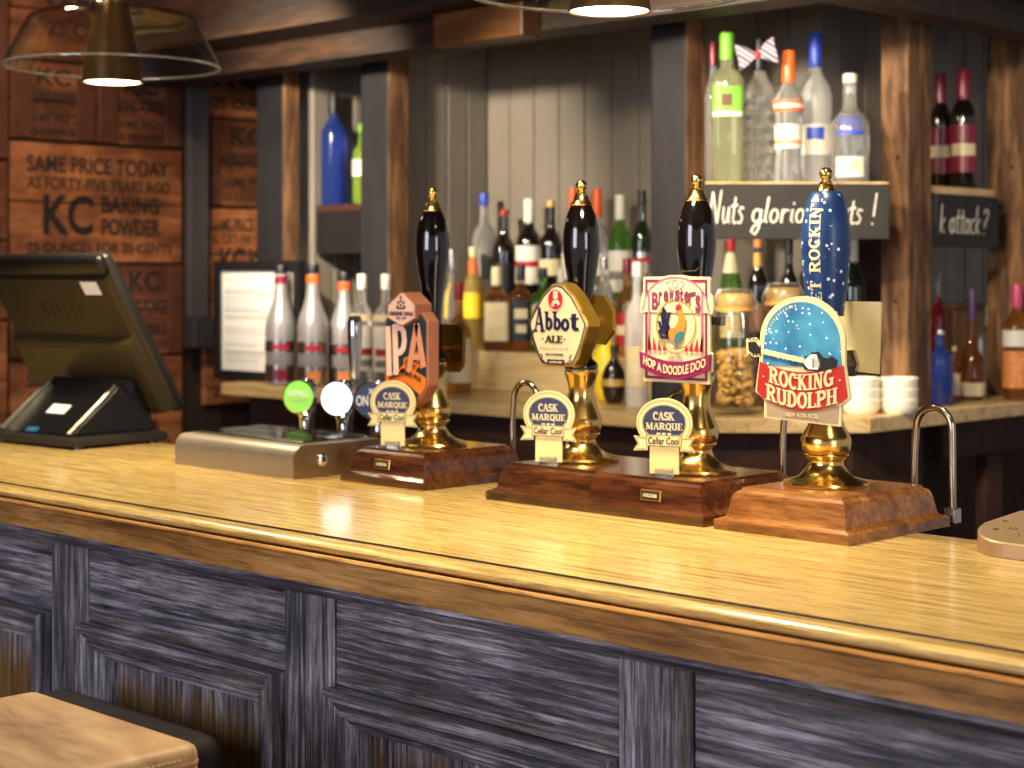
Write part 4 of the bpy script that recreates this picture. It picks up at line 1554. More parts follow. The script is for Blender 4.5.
bm = BM()
ring(bm, oval(-.003, .0345, .0155, .0155, 30), oval(-.003, .0345, .0145, .0145, 30), -.0520, -.0515)
prism(bm, oval(-.003, .0395, .0045, .0050, 14), -.0520, -.0515)
ribbon(bm, [(-.009, .0255), (-.006, .031), (.0005, .032), (.004, .027)], .005, -.0520, -.0515)
ribbon(bm, [(-.0075, .044), (-.003, .0465), (.002, .044)], .002, -.0520, -.0515)
link('monk_print', bm, M['blush'], em)


def slant(dx=0.0, dz=0.0):
    return lambda u, v, X, Z: (X + dx * (v - .5), Z + dz * (u - .5))


bm = lay(serif('A', .17, .09, .08), -.0475, -.0235, -.0125, .0235, -.0515)
lay(serif('b', .19, .10, .09), -.0245, -.0085, -.0095, .0175, -.0515, bm)
lay(serif('b', .19, .10, .09), -.0085, .0075, -.0095, .0175, -.0515, bm)
lay(serif('o', .18, .10, .08), .0075, .0240, -.0097, .0080, -.0515, bm)
lay(serif('t', .17, .10, .08), .0250, .0430, -.0095, .0150, -.0515, bm)
ribbon(bm, [(-.046, -.0125), (-.051, -.0165)], .002, -.0515, -.0510)
link('lettering', bm, M['navy'], cl)
bm = lay(serif('ALE', .19, .10, .10), -.0245, .0105, -.0270, -.0165, -.0515)
ribbon(bm, [(-.030, -.0215), (-.027, -.0215)], .0016, -.0515, -.0510)
ribbon(bm, [(.013, -.0215), (.016, -.0215)], .0016, -.0515, -.0510)
lay(glyphs('BURY ST EDMUNDS', 0.0), -.022, .012, -.0448, -.0422, -.0515, bm)
link('lettering', bm, M['dark'], cl)
bm = BM()
for k in range(10):
    x = -.033 + k * .0056
    ribbon(bm, [(x, -.0365), (x + .0022, -.0325), (x + .003, -.0365)], .0007, -.0515, -.0510)
link('scroll_print', bm, M['grey_print'], cl)
bm = BM()
prism(bm, [(-.018, -.0575), (.014, -.0575), (.015, -.0505), (-.019, -.0505)], -.0520, -.0515)
for s in (-1, 1):
    ribbon(bm, [(-.002 + s * .030, -.043), (-.002 + s * .026, -.0475), (-.002 + s * .029, -.051), (-.002 + s * .022, -.054)], .0016, -.0520, -.0515)
pq = link('plaque', bm, M['navy'], cl)
bm = lay(glyphs('GREENE KING', 0.01), -.0145, .0105, -.0555, -.0528, -.0526)
link('lettering', bm, M['cream_pale'], pq)
octo = [(-.034, -.016), (-.016, -.036), (.016, -.036), (.034, -.016), (.034, .016), (.016, .036), (-.016, .036), (-.034, .016)]
rear_clip(t, octo, 0.030, 0.255, M['gold'], 'gold')

# ---- third pump: flat cream clip with rooster
t = pump(-1.473, 'hand-pull pump with the magenta and cream rooster clip, third from left', M['plinth'], False, True, 2, w=0.204)
clip_arm(t, 0.246, -0.040, mat='steel')
L = [(-.0565, -.0700), (.0565, -.0700), (.0565, -.0545), (.0600, -.0535), (.0610, -.0300), (.0575, -.0270), (.0565, .0225), (.0610, .0225), (.0630, .0300), (.0605, .0440), (.0570, .0500),
     (.0570, .0690), (.0545, .0715), (.022, .0718), (.010, .0738), (-.010, .0738), (-.022, .0718), (-.0545, .0715), (-.0570, .0690), (-.0570, .0500), (-.0605, .0440), (-.0630, .0300), (-.0610, .0225),
     (-.0565, .0225), (-.0575, -.0270), (-.0610, -.0300), (-.0600, -.0535), (-.0565, -.0545)]
bm = BM()
prism(bm, L, -.044, -.040)
cl = link('pump_clip', bm, M['cream_pale'], t, loc=(0, 0, 0.246))
bm = BM()
ring(bm, [(-.053, -.066), (.053, -.066), (.053, .068), (-.053, .068)], [(-.0495, -.0625), (.0495, -.0625), (.0495, .0645), (-.0495, .0645)], -.0448, -.0442)
ring(bm, [(-.053, -.066), (.053, -.066), (.053, .068), (-.053, .068)], [(-.0515, -.0645), (.0515, -.0645), (.0515, .0665), (-.0515, .0665)], -.0449, -.0441)
link('frame_print', bm, M['magenta'], cl)
bm = BM()
arch = [(-.0575, .024)] + [(-.0545 * cos(R(a)), .030 + .041 * sin(R(a))) for a in range(0, 181, 12)] + [(.0575, .024)]
prism(bm, (arch)[::-1], -.0455, -.045)
link('arch_field', bm, M['cream_pale'], cl)
bm = BM()
ribbon(bm, [(-.058, .026)] + [(-.0545 * cos(R(a)), .031 + .040 * sin(R(a))) for a in range(0, 181, 10)] + [(.058, .026)], .0022, -.0461, -.0456)
for s in (-1, 1):
    ribbon(bm, [(s * .0465, .052), (s * .045, .02), (s * .0455, -.02), (s * .046, -.03)], .0035, -.0461, -.0456)
for s in (-1, 1):
    ribbon(bm, [(s * .006, .055), (s * .013, .058), (s * .016, .0635), (s * .008, .066)], .0011, -.0461, -.0456)
ribbon(bm, oval(0, .062, .0045, .0055, 16) + [(.0045, .062)], .0012, -.0461, -.0456)
link('scroll_print', bm, M['mauve'], cl)
bm = BM()
cx0 = [-.0405, -.0285, -.0200, -.0105, -.0005, .0080, .0155, .0240, .0290, .0345]
for k, ch in enumerate("Brewster's"):
    w_ = .0085 if ch not in "'rt" else .0062
    if ch == 'B':
        w_ = .0115
    xm = cx0[k] + w_ / 2
    zt = .0600 - 9.0 * (xm) ** 2 if ch != 'B' else .0530
    zt = .0545 - 4.5 * xm ** 2 + (.002 if ch in "Bt'" else 0)
    zl = .0390 - (abs(xm) / .038) ** 2.6 * .0145
    if ch == "'":
        zl = zt - .006
    lay(glyphs(ch, 0.035), cx0[k], cx0[k] + w_, zl, zt, -.0461, bm)
link('lettering', bm, plain('brewer_letter', S(118, 48, 78), 0.4, vary=0.05), cl)
bm = BM()
ring(bm, oval(.001, .0075, .0345, .0335, 40), oval(.001, .0075, .0325, .0318, 40), -.0461, -.0456)
link('oval_line', bm, plain('olive_line', S(150, 130, 60), 0.4), cl)
for s in (-1, 1):
    bm = BM()
    for k in range(4):
        x = s * (.018 + k * .0085)
        prism(bm, [(x - s * .003, -.0275), (x + s * .0035, -.0275), (x + s * .0015 + s * k * .0007, -.019 + k * .0055)] if s > 0 else
              [(x - s * .003, -.0275), (x + s * .0015 + s * k * .0007, -.019 + k * .0055), (x + s * .0035, -.0275)], -.0461, -.0456)
    link('flame_print', bm, M['crimson'], cl)
# rooster
bm = BM()
for pts in ([(-.010, -.006), (-.020, .004), (-.023, .020), (-.019, .030)], [(-.011, -.004), (-.018, .010), (-.017, .027)], [(-.009, 0), (-.014, .010), (-.010, .024)],
            [(-.010, -.008), (-.022, -.002), (-.028, .012)], [(-.010, -.010), (-.023, -.010), (-.028, .000)]):
    ribbon(bm, pts, .0042, -.0463, -.0457)
rs = link('rooster_tail', bm, M['navy'], cl)
bm = BM()
prism(bm, [(-.010, -.010), (-.004, -.014), (.004, -.012), (.014, -.004), (.018, .006), (.019, .014), (.0145, .024), (.011, .0315), (.005, .0310), (.004, .026), (.007, .020), (.005, .012), (.000, .004), (-.008, .002), (-.011, -.003)], -.0466, -.0457)
link('rooster_body', bm, M['orange'], cl)
bm = BM()
prism(bm, [(-.002, -.014), (.006, -.018), (.013, -.011), (.017, -.003), (.010, .000), (.002, -.004)], -.0470, -.0467)
ribbon(bm, [(.003, -.016), (.001, -.022)], .0018, -.0470, -.0465)
link('rooster_thigh', bm, plain('rooster_teal', S(50, 106, 110), 0.4), cl)
bm = BM()
prism(bm, [(.0015, .0275), (.0035, .0265), (.0110, .0300), (.0125, .0345), (.0095, .0335), (.0075, .0370), (.0055, .0335), (.0025, .0345)], -.0473, -.0467)
ribbon(bm, [(-.003, -.022), (.0, -.022), (.004, -.0235)], .0012, -.0470, -.0465)
link('rooster_comb', bm, M['red'], cl)
bm = BM()
band = [(-.0605 + .121 * k / 12, -.0300 - .0120 * sin(pi * k / 12)) for k in range(13)] + [(.0595 - .119 * k / 12, -.0515 - .0140 * sin(pi * k / 12)) for k in range(13)]
prism(bm, band[::-1], -.0480, -.0441)
bn = link('banner', bm, M['magenta'], cl)
bm = lay(glyphs('HOP A DOODLE DOO', 0.025), -.0535, .0535, -.0475, -.0352, -.0486, warp=lambda u, v, X, Z: (X, Z - .0128 * sin(pi * u) + .0008))
link('lettering', bm, M['cream_pale'], bn)
bm = lay(glyphs('ABV 4.3%', 0.0), -.009, .009, -.0345, -.0315, -.0462)
ring(bm, oval(0, -.0330, .0135, .0033, 20), oval(0, -.0330, .0127, .0027, 20), -.0462, -.0457)
link('lettering', bm, M['taupe'], cl)
bm = BM()
box(bm, -.006, .030, .0150, .026, .252, .264, .0012)
link('rear_bracket', bm, M['steel'], t)

# ---- fourth pump: blue starry handle and arched red-and-blue clip
t = pump(-1.264, 'hand-pull pump with the starry blue handle and arched red-and-blue clip, rightmost', M['plinth_pale'], True, True, 0, fat=1.06, w=0.2, axis_dx=.010, handle=False)
clip_arm(t, 0.215, -0.049, mat='steel')
m, nt, p = nodes('starry_blue_sleeve')
vor = nt.nodes.new('ShaderNodeTexVoronoi')
vor.inputs['Scale'].default_value = 95
nt.links.new(nmap(nt, (1, 1, 1)), vor.inputs['Vector'])
sel = ramp(nt, vor.outputs['Distance'], [(0.17, (1, 1, 1, 1)), (0.23, (0, 0, 0, 1))])
big_ = noise(nt, nmap(nt, (1, 1, 1)), 60, 2)
cut = ramp(nt, big_, [(0.44, (0, 0, 0, 1)), (0.48, (1, 1, 1, 1))])
base = ramp(nt, noise(nt, nmap(nt, (1, 1, 1)), 12, 3), [(0.3, S(14, 34, 78)), (0.7, S(28, 62, 118))])
nt.links.new(mix(nt, mix(nt, 1.0, sel, cut, 'MULTIPLY'), base, S(216, 232, 244)), p.inputs['Base Color'])
p.inputs['Roughness'].default_value = 0.32
SLEEVE = m
SP = [(.0225, .268), (.0238, .282), (.0272, .305), (.0300, .330), (.0312, .352), (.0308, .372), (.0285, .395), (.0245, .412), (.0200, .4235), (.0165, .4262)]
sl_ = link('blue_sleeve', lathe([(0, .268)] + SP + [(0, .4262)], 48), SLEEVE, t, smooth=50)


def sleeve_r(z):
    for (r0, z0), (r1, z1) in zip(SP, SP[1:]):
        if z0 <= z <= z1:
            return r0 + (r1 - r0) * (z - z0) / (z1 - z0)
    return SP[0][0] if z < SP[0][1] else SP[-1][0]


bm = BM()
lay(serif("GET ROCKIN'!", .15, .075, .075), .272, .416, -.0085, .0080, 0, bm, 0.0)
bmesh.ops.remove_doubles(bm, verts=bm.verts[:], dist=1e-7)
for _k in range(2):
    bmesh.ops.subdivide_edges(bm, edges=[e for e in bm.edges if e.calc_length() > .0022], cuts=2, use_grid_fill=True)
for v in bm.verts:
    a_, b_ = v.co.x, v.co.z          # along the sleeve, across the letters
    rr_ = sleeve_r(a_) + .0005 - v.co.y
    th = R(-84) - b_ / rr_
    v.co = (rr_ * cos(th), rr_ * sin(th), a_)
link('lettering', bm, M['cream_pale'], sl_)
link('handle', lathe([(r, z) for r, z in pump_handle() if z < .27][:-1] + [(.0150, .2675), (0, .2675)], 40), M['black'], t, smooth=45)
arc_top = [(-.0665 * cos(R(a)) * .965, .022 + .0560 * sin(R(a))) for a in range(0, 181, 9)]
O4 = [(-.0575, -.0765), (.0575, -.0815), (.0590, -.0560), (.0715, -.0465), (.0640, -.006)] + arc_top[::-1] + [(-.0650, -.004), (-.0715, -.0440), (-.0575, -.0545)]
bm = BM()
prism(bm, O4, -.053, -.049)
cl = link('pump_clip', bm, M['cream_pale'], t, loc=(0, 0, 0.2155))
bm = BM()
blue_in = [(-.0590 * cos(R(a)) * .965, .021 + .0500 * sin(R(a))) for a in range(0, 181, 9)]
prism(bm, [(-.060, -.010), (.060, -.010)] + blue_in[::-1], -.0536, -.0531)
m, nt, p = nodes('snowy_blue_print')
vor = nt.nodes.new('ShaderNodeTexVoronoi')
vor.inputs['Scale'].default_value = 130
nt.links.new(nmap(nt, (1, 1, 1)), vor.inputs['Vector'])
sel = ramp(nt, vor.outputs['Distance'], [(0.14, (1, 1, 1, 1)), (0.2, (0, 0, 0, 1))])
base = ramp(nt, noise(nt, nmap(nt, (1, 1, 1)), 20, 2), [(0.3, S(28, 84, 140)), (0.7, S(70, 148, 190))])
nt.links.new(mix(nt, sel, base, S(232, 242, 248)), p.inputs['Base Color'])
p.inputs['Roughness'].default_value = 0.4
link('sky_field', bm, m, cl)
bm = BM()
for k in range(13):
    a = R(165 - k * 5.4)
    x, z = .052 * cos(a) * .965, .021 + .0435 * sin(a)
    ribbon(bm, [(x, z), (x + .0016 * cos(a), z + .0038 * sin(a))], .0013, -.0541, -.0537)
link('small_print', bm, M['cream_pale'], cl)
# guitar lying across the panel
bm = BM()
GB = [(.002, -.006), (.006, -.0135), (.022, -.015), (.040, -.0125), (.0525, -.008), (.0535, .000), (.046, .0045), (.040, .0015), (.033, .0030), (.026, .0095), (.016, .0085), (.014, .004), (.006, .003)]
prism(bm, GB, -.0552, -.0537)
gt = link('guitar_print', bm, M['dark'], cl)
bm = BM()
prism(bm, [(.004, -.005), (.012, -.0125), (.026, -.0125), (.028, -.006), (.024, .006), (.016, .006), (.008, .000)], -.0556, -.0553)
link('pick_guard', bm, M['white'], gt)
bm = BM()
for k in range(5):
    ribbon(bm, [(.017, -.009 + k * .0022), (.030, -.0095 + k * .0022)], .0006, -.0560, -.0557)
box(bm, .018, .0205, -.0560, -.0557, -.0105, .002)
link('strings', bm, M['grey_print'], gt)
bm = BM()
prism(bm, [(-.0605, .0045), (-.0605, .0105), (.006, .0005), (.006, -.0055)][::-1], -.0556, -.0537)
link('neck', bm, M['cream_pale'], gt)
bm = BM()
prism(bm, [(-.0625, .0005), (-.0625, .0145), (-.0720, .0245), (-.0860, .0225), (-.0850, .0045), (-.0740, -.0005)][::-1], -.0530, -.0490)
hs = link('headstock_backing', bm, M['cream_pale'], cl)
bm = BM()
prism(bm, [(-.0640, .0045), (-.0640, .0115), (-.0710, .0195), (-.0825, .0185), (-.0815, .0075), (-.0740, .0035)][::-1], -.0536, -.0531)
for k in range(3):
    for s in (-1, 1):
        prism(bm, oval(-.0690 - k * .0052, .0115 + s * .0085 + (.002 if s > 0 else -.0005), .0013, .0013, 8), -.0536, -.0531)
link('headstock', bm, M['dark'], hs)
bm = BM()
band = [(-.0635 + .1255 * k / 12, -.0060 - .0110 * sin(pi * k / 12)) for k in range(13)] + [(.0680, -.0450)] + \
       [(.0590 - .118 * k / 12, -.0520 - .0135 * sin(pi * k / 12)) for k in range(13)] + [(-.0680, -.0430)]
prism(bm, band[::-1], -.0545, -.0531)
bn = link('banner', bm, M['red'], cl)
bm = lay(serif('ROCKING', .17, .085, .085), -.0500, .0490, -.0335, -.0120, -.0551, warp=lambda u, v, X, Z: (X, Z - .0085 * sin(pi * u) + .002))
lay(serif('RUDOLPH', .17, .085, .085), -.0545, .0545, -.0555, -.0345, -.0551, bm, warp=lambda u, v, X, Z: (X, Z - .0090 * sin(pi * u) + .0022))
for s in (-1, 1):
    prism(bm, oval(s * .0575, -.0245, .0013, .0013, 10), -.0551, -.0547)
link('lettering', bm, M['cream_pale'], bn)
bm = BM()
prism(bm, [(-.0535, -.0735), (.0535, -.0780), (.0555, -.0560), (-.0535, -.0550)], -.0536, -.0531)
ft = link('strength_strip', bm, M['taupe'], cl)
bm = lay(glyphs('ABV 4.2% VOL', 0.01), -.024, .026, -.0735, -.0680, -.0541)
link('lettering', bm, M['cream_pale'], ft)
wedge = [(-.047, -.036), (.046, -.042), (.050, .050), (-.047, .050)]
bm = BM()
prism(bm, wedge, .046, .049)
rc = link('rear_clip', bm, M['cream_pale'], t, loc=(0.002, 0, 0.236))
bm = BM()
tube(bm, [(-.002, .0150, -.030), (-.002, .0458, -.030)], .005, 10)
prism(bm, [(-.012, -.046), (.012, -.046), (.018, -.030), (.012, -.012), (-.012, -.014)], .040, .0457)
link('clip_bracket', bm, M['steel'], rc)

# ------------------------------------------------------------------ cask badges standing on the bases
def badge(px, py, label, rot, Y=1.773, lean=0):
    p, d = at(px, py, Y=Y)
    t = thing('cask_badge', label, 'badge', (p.x, Y, BAR_Z + .0535), R(rot), 'cream oval badges on the pump bases')
    sc = 1.0
    disc = oval(0, .0705, .0385, .0335, 44)
    bm = BM()
    prism(bm, disc, -.0015, .0015)
    dk = link('disc', bm, M['cream'], t, smooth=False)
    bm = BM()
    prism(bm, oval(.0, .0715, .0290, .0225, 40), -.0026, -.0016)
    nf = link('navy_field', bm, M['navy'], dk)
    bm = BM()
    ring(bm, oval(0, .0705, .0362, .0312, 44), oval(0, .0705, .0354, .0304, 44), -.0021, -.0016)
    ring(bm, oval(0, .0715, .0306, .0240, 44), oval(0, .0715, .0300, .0234, 44), -.0021, -.0016)
    link('rim_lines', bm, M['taupe'], dk)
    bm = lay(serif('CASK', .16, .08, .07), -.0150, .0150, .0745, .0860, -.0032)
    lay(serif('MARQUE', .16, .08, .07), -.0255, .0255, .0605, .0715, -.0032, bm)
    for k in (-1, 0, 1):
        prism(bm, [(k * .0075 - .0018, .0525), (k * .0075 + .0018, .0525), (k * .0075 + .0026, .0582), (k * .0075 - .0026, .0582)], -.0032, -.0027)
    link('lettering', bm, M['cream_pale'], nf)
    bm = BM()
    prism(bm, [(-.0420, .0535), (-.0225, .0515), (-.0225, .0500), (-.0225, .0345), (-.0425, .0335), (-.0365, .0430)][::-1], -.0026, -.0016)
    prism(bm, [(.0420, .0535), (.0225, .0515), (.0225, .0345), (.0425, .0335), (.0365, .0430)], -.0026, -.0016)
    prism(bm, [(-.0245, .0400), (.0245, .0400), (.0245, .0555), (-.0245, .0555)], -.0036, -.0016)
    rb = link('ribbon', bm, M['cream'], dk)
    bm = lay(glyphs('Cellar Cool', 0.012), -.0215, .0215, .0430, .0525, -.0041)
    ring(bm, [(-.0243, .0402), (.0243, .0402), (.0243, .0553), (-.0243, .0553)], [(-.0236, .0409), (.0236, .0409), (.0236, .0546), (-.0236, .0546)], -.0040, -.0037)
    for s in (-1, 1):
        ribbon(bm, [(s * .0250, .0362), (s * .0400, .0352), (s * .0350, .0430), (s * .0395, .0520), (s * .0250, .0508)], .0007, -.0031, -.0027)
    link('lettering', bm, M['dark'], rb)
    bm = BM()
    prism(bm, [(-.0200, .004), (.0200, .004), (.0200, .0405), (-.0200, .0405)], -.0014, .0014)
    link('stem', bm, M['cream'], t)
    bm = BM()
    box(bm, -.012, .012, -.0045, -.0018, .0002, .011)
    box(bm, -.012, .012, -.0045, .0045, .0002, .0036)
    link('clear_foot', bm, M['clear_plastic'], t)
    return t


badge(393, 446, 'cream oval badge standing on the leftmost pump base, below the copper shield', 22)
badge(549, 462, 'cream oval badge standing before the cream pentagon clip, middle one of three', 22)
badge(664.5, 473, 'cream oval badge standing below the rooster clip, rightmost of three', 22)


# ------------------------------------------------------------------ bottles
PROF = {
    'wine': [(0, 0), (.86, 0), (1, .02), (1, .60), (.97, .635), (.80, .69), (.52, .735), (.40, .775), (.37, .82), (.36, .97), (.40, .972), (.40, .998), (0, 1)],
    'spirit': [(0, 0), (.9, 0), (1, .02), (1, .60), (.96, .65), (.78, .70), (.50, .735), (.38, .77), (.35, .82), (.35, .97), (.39, .975), (.39, .998), (0, 1)],
    'vodka': [(0, 0), (.88, 0), (.94, .02), (1, .55), (.98, .60), (.82, .665), (.55, .71), (.38, .75), (.34, .80), (.34, .97), (.37, .975), (.37, .998), (0, 1)],
    'squat': [(0, 0), (.92, 0), (1, .03), (1, .52), (.94, .57), (.66, .63), (.40, .68), (.34, .72), (.34, .96), (.38, .965), (.38, .998), (0, 1)],
    'tall_square': [(0, 0), (.95, 0), (1, .02), (1, .66), (.97, .70), (.78, .74), (.48, .765), (.42, .79), (.42, .96), (.45, .965), (.45, .998), (0, 1)],
    'square': [(0, 0), (.95, 0), (1, .02), (1, .60), (.96, .645), (.72, .69), (.42, .72), (.36, .75), (.36, .96), (.42, .965), (.42, .998), (0, 1)],
    'puree': [(0, 0), (.92, 0), (1, .02), (1, .50), (.97, .53), (.80, .60), (.60, .67), (.46, .74), (.40, .84), (.38, .93), (.42, .935), (.42, .998), (0, 1)],
    'ball': [(0, 0), (.55, 0), (.62, .02), (.85, .12), (1, .30), (.98, .46), (.80, .60), (.48, .70), (.30, .75), (.26, .80), (.26, .96), (.30, .965), (.30, .998), (0, 1)],
    'decanter': [(0, 0), (.78, 0), (.86, .02), (1, .14), (1, .24), (.84, .38), (.52, .46), (.30, .53), (.25, .60), (.25, .97), (.29, .975), (.29, .998), (0, 1)],
    'waist': [(0, 0), (.96, 0), (1, .02), (.88, .20), (.84, .34), (.94, .52), (1, .62), (.92, .655), (.70, .70), (.42, .745), (.36, .79), (.36, .97), (.40, .975), (.40, .998), (0, 1)],
}


def prof_r(kind, u):
    P = PROF[kind]
    for (r0, z0), (r1, z1) in zip(P, P[1:]):
        if z0 <= u <= z1 and z1 > z0:
            return r0 + (r1 - r0) * (u - z0) / (z1 - z0)
    return P[-2][0]


def band(r0, z0, r1, z1, a0, a1, n=20, thick=0.0006, square=0.0):
    bm = BM()
    rows = []
    for rr, z in ((r0, z0), (r1, z1), (r1 + thick, z1), (r0 + thick, z0)):
        row = []
        for k in range(n + 1):
            a = a0 + (a1 - a0) * k / n
            f = 1.0
            if square:
                q = (abs(cos(a)) ** 5 + abs(sin(a)) ** 5) ** (-1 / 5)
                f = 1 + (q - 1) * square
            row.append(bm.verts.new((rr * f * cos(a), rr * f * sin(a), z)))
        rows.append(row)
    for i in range(4):
        p, q = rows[i], rows[(i + 1) % 4]
        for k in range(n):
            bm.faces.new((p[k], p[k + 1], q[k + 1], q[k]))
    bm.faces.new([r[0] for r in rows])
    bm.faces.new([r[-1] for r in rows][::-1])
    return bm


GL = {
    'clear': glass('clear_bottle_glass', (0.97, 0.98, 0.95, 1), 0.04, 1.33, 0.10),
    'frost': glass('frosted_bottle_glass', (0.95, 0.96, 0.95, 1), 0.28, 1.3, 0.25),
    'pale_green': glass('pale_yellow_green_spirit', (0.86, 0.90, 0.55, 1), 0.05, 1.36, 0.1),
    'cobalt': glass('cobalt_bottle_glass', (0.10, 0.20, 0.85, 1), 0.04, 1.36, 0.12),
    'green': glass('green_bottle_glass', (0.22, 0.50, 0.08, 1), 0.04, 1.36, 0.12),
    'lime': glass('lime_bottle_glass', (0.42, 0.66, 0.08, 1), 0.04, 1.36, 0.3),
    'amber': glass('amber_spirit', (0.72, 0.34, 0.08, 1), 0.04, 1.36, 0.1),
    'gold': glass('golden_spirit', (0.86, 0.62, 0.16, 1), 0.04, 1.36, 0.15),
    'whisky': glass('whisky_spirit', (0.50, 0.20, 0.05, 1), 0.04, 1.36, 0.1),
    'red': glass('red_liqueur', (0.55, 0.05, 0.05, 1), 0.04, 1.36, 0.2),
    'dark': plain('dark_bottle_glass', S(22, 16, 14), 0.06, 0, 0.6, 0.2),
    'darkgreen': plain('dark_green_bottle_glass', S(20, 34, 16), 0.06, 0, 0.6, 0.2),
    'yellow': plain('yellow_plastic', S(240, 206, 30), 0.35, 0, 0.2),
    'silver': plain('silver_sleeve', S(168, 164, 166), 0.32, 0.45, vary=0.06, scale=60),
}
LB = {
    'white': plain('label_white', S(220, 215, 200), 0.5, vary=0.03), 'cream': M['cream_pale'], 'red': M['red'], 'crimson': M['crimson'], 'blue': plain('label_blue', S(36, 66, 176), 0.4), 'dark': M['dark'],
    'green': M['green'], 'orange': plain('cap_orange', S(238, 96, 30), 0.35), 'gold': plain('label_gold', S(196, 160, 84), 0.4, 0.3), 'yellow': M['yellow'],
    'brown': plain('label_brown', S(92, 60, 36), 0.5), 'pink': plain('cap_pink', S(200, 70, 110), 0.35), 'purple': plain('cap_purple', S(78, 44, 96), 0.35),
    'silver': M['steel'], 'tan': plain('label_tan', S(206, 184, 140), 0.5), 'maroon': plain('cap_maroon', S(120, 28, 48), 0.3), 'grey': plain('cap_grey', S(120, 116, 110), 0.4),
    'peach': plain('fruit_print', S(214, 134, 72), 0.45, vary=0.3, scale=90),
}
GROUP = {}


def bottle(px, ytop, rpx, surf, label, kind, glass_m, cap=None, cap_f=0.12, labels=(), Y=None, X=None, d=None, h=None, group=None, name='bottle', sq=None, spread=100):
    """labels: (z0, z1, colour[, (z0, z1, colour) print bands...]) in fractions of the height"""
    if d is not None:
        v = on_view(px, d)
    else:
        v, d = at(px, HZ, Y=Y, X=X)
    ht = h or (EYE - (ytop - HZ) * d / F - surf)
    r = rpx * d / F
    square = sq if sq is not None else (0.75 if 'square' in kind else 0.0)
    t = thing(name, label, 'bottle', (v.x, v.y, surf), R(45 - 45.4 + 45) if square else 0, group)
    rot = t.rotation_euler.z
    facing = atan2(-v.y, -v.x) - rot
    body_r = r / (1.09 if square else 1.0)
    kap = 1.0 - cap_f
    P = [(a * body_r, b * ht) for a, b in PROF[kind]]
    if cap:                                # the glass stops under the cap
        Q = [q for q in P if q[1] < (kap - 0.004) * ht]
        rn = prof_r(kind, kap - 0.004) * body_r
        P = Q + [(rn, (kap - 0.004) * ht), (0, (kap - 0.004) * ht)]
    P = [(a, max(b, 0.0006)) for a, b in P]
    neck_from = 0.66
    if square:
        bm = BM()
        rings = []
        seg = 40
        for a, b in P:
            if a < 1e-6:
                rings.append([bm.verts.new((0, 0, b))])
                continue
            s_ = square * max(0.0, min(1.0, ((0.78 if kind == 'tall_square' else 0.73) - b / ht) / 0.08))
            row = []
            for k in range(seg):
                an = 2 * pi * k / seg
                q = (abs(cos(an)) ** 6 + abs(sin(an)) ** 6) ** (-1 / 6)
                f = 1 + (q - 1) * s_
                row.append(bm.verts.new((a * f * cos(an), a * f * sin(an), b)))
            rings.append(row)
        for p, q in zip(rings, rings[1:]):
            for k in range(seg):
                k2 = (k + 1) % seg
                if len(p) == 1:
                    bm.faces.new((p[0], q[k], q[k2]))
                elif len(q) == 1:
                    bm.faces.new((p[k], q[0], p[k2]))
                else:
                    bm.faces.new((p[k], p[k2], q[k2], q[k]))
        link('glass_body', bm, GL[glass_m], t, smooth=50)
    else:
        link('glass_body', lathe(P, 32), GL[glass_m], t, smooth=50)
    if cap:
        rc = prof_r(kind, kap) * body_r + 0.0012
        link('cap', lathe([(0, kap * ht), (rc, kap * ht), (rc * 1.02, kap * ht + 0.002), (rc, ht * 0.985), (rc * 0.9, ht), (0, ht)], 24), LB[cap], t, smooth=40)
    for lb in labels:
        z0, z1, col = lb[:3]
        sp = R(spread)
        f_ = square
        r0, r1 = prof_r(kind, z0) * body_r + 0.0008, prof_r(kind, z1) * body_r + 0.0008
        lo = link('label', band(r0, z0 * ht, r1, z1 * ht, facing - sp, facing + sp, 28, 0.0006, f_), LB[col], t, smooth=30)
        for b0, b1, c2, wd in lb[3:]:
            q0, q1 = z0 + (z1 - z0) * b0, z0 + (z1 - z0) * b1
            ra, rb = prof_r(kind, q0) * body_r + 0.0017, prof_r(kind, q1) * body_r + 0.0017
            link('print', band(ra, q0 * ht, rb, q1 * ht, facing - sp * wd, facing + sp * wd, 20, 0.0005, f_), LB[c2], lo, smooth=30)
    return t


C_ = CNT_Z + 0.0004
g1 = 'silver puree bottles on the back counter'
for px, yt, lab in ((281, 265, 'silver sleeved puree bottle with dark cap, leftmost of three'), (313, 264, 'silver sleeved puree bottle, middle of three'),
                    (344.5, 272, 'silver sleeved puree bottle, rightmost of three, behind the white tap badge')):
    t_ = bottle(px, yt, 15.5, C_, lab, 'puree', 'silver', 'dark', 0.08,
           [(.03, .17, 'silver', (.1, .75, 'maroon' if px == 281 else 'peach', .25)), (.28, .37, 'silver', (.2, .7, 'crimson', .3)), (.845, .91, 'orange' if px > 290 else 'maroon')], Y=2.855 if px < 330 else 2.94, group=g1)
bottle(362, 274, 12.5, C_, 'clear bottle with white cap and white label, left of the pair behind the copper shield', 'spirit', 'clear', 'white', 0.13, [(.18, .56, 'white', (.35, .5, 'red', .5), (.1, .25, 'grey', .5)), (.60, .66, 'cream')], Y=2.84, group='white-capped clear bottles')
bottle(386, 274, 12.5, C_, 'clear bottle with white cap and white label, right of the pair behind the copper shield', 'spirit', 'clear', 'white', 0.13, [(.18, .56, 'white', (.35, .5, 'red', .5), (.1, .25, 'grey', .5)), (.60, .66, 'cream')], Y=2.84, group='white-capped clear bottles')
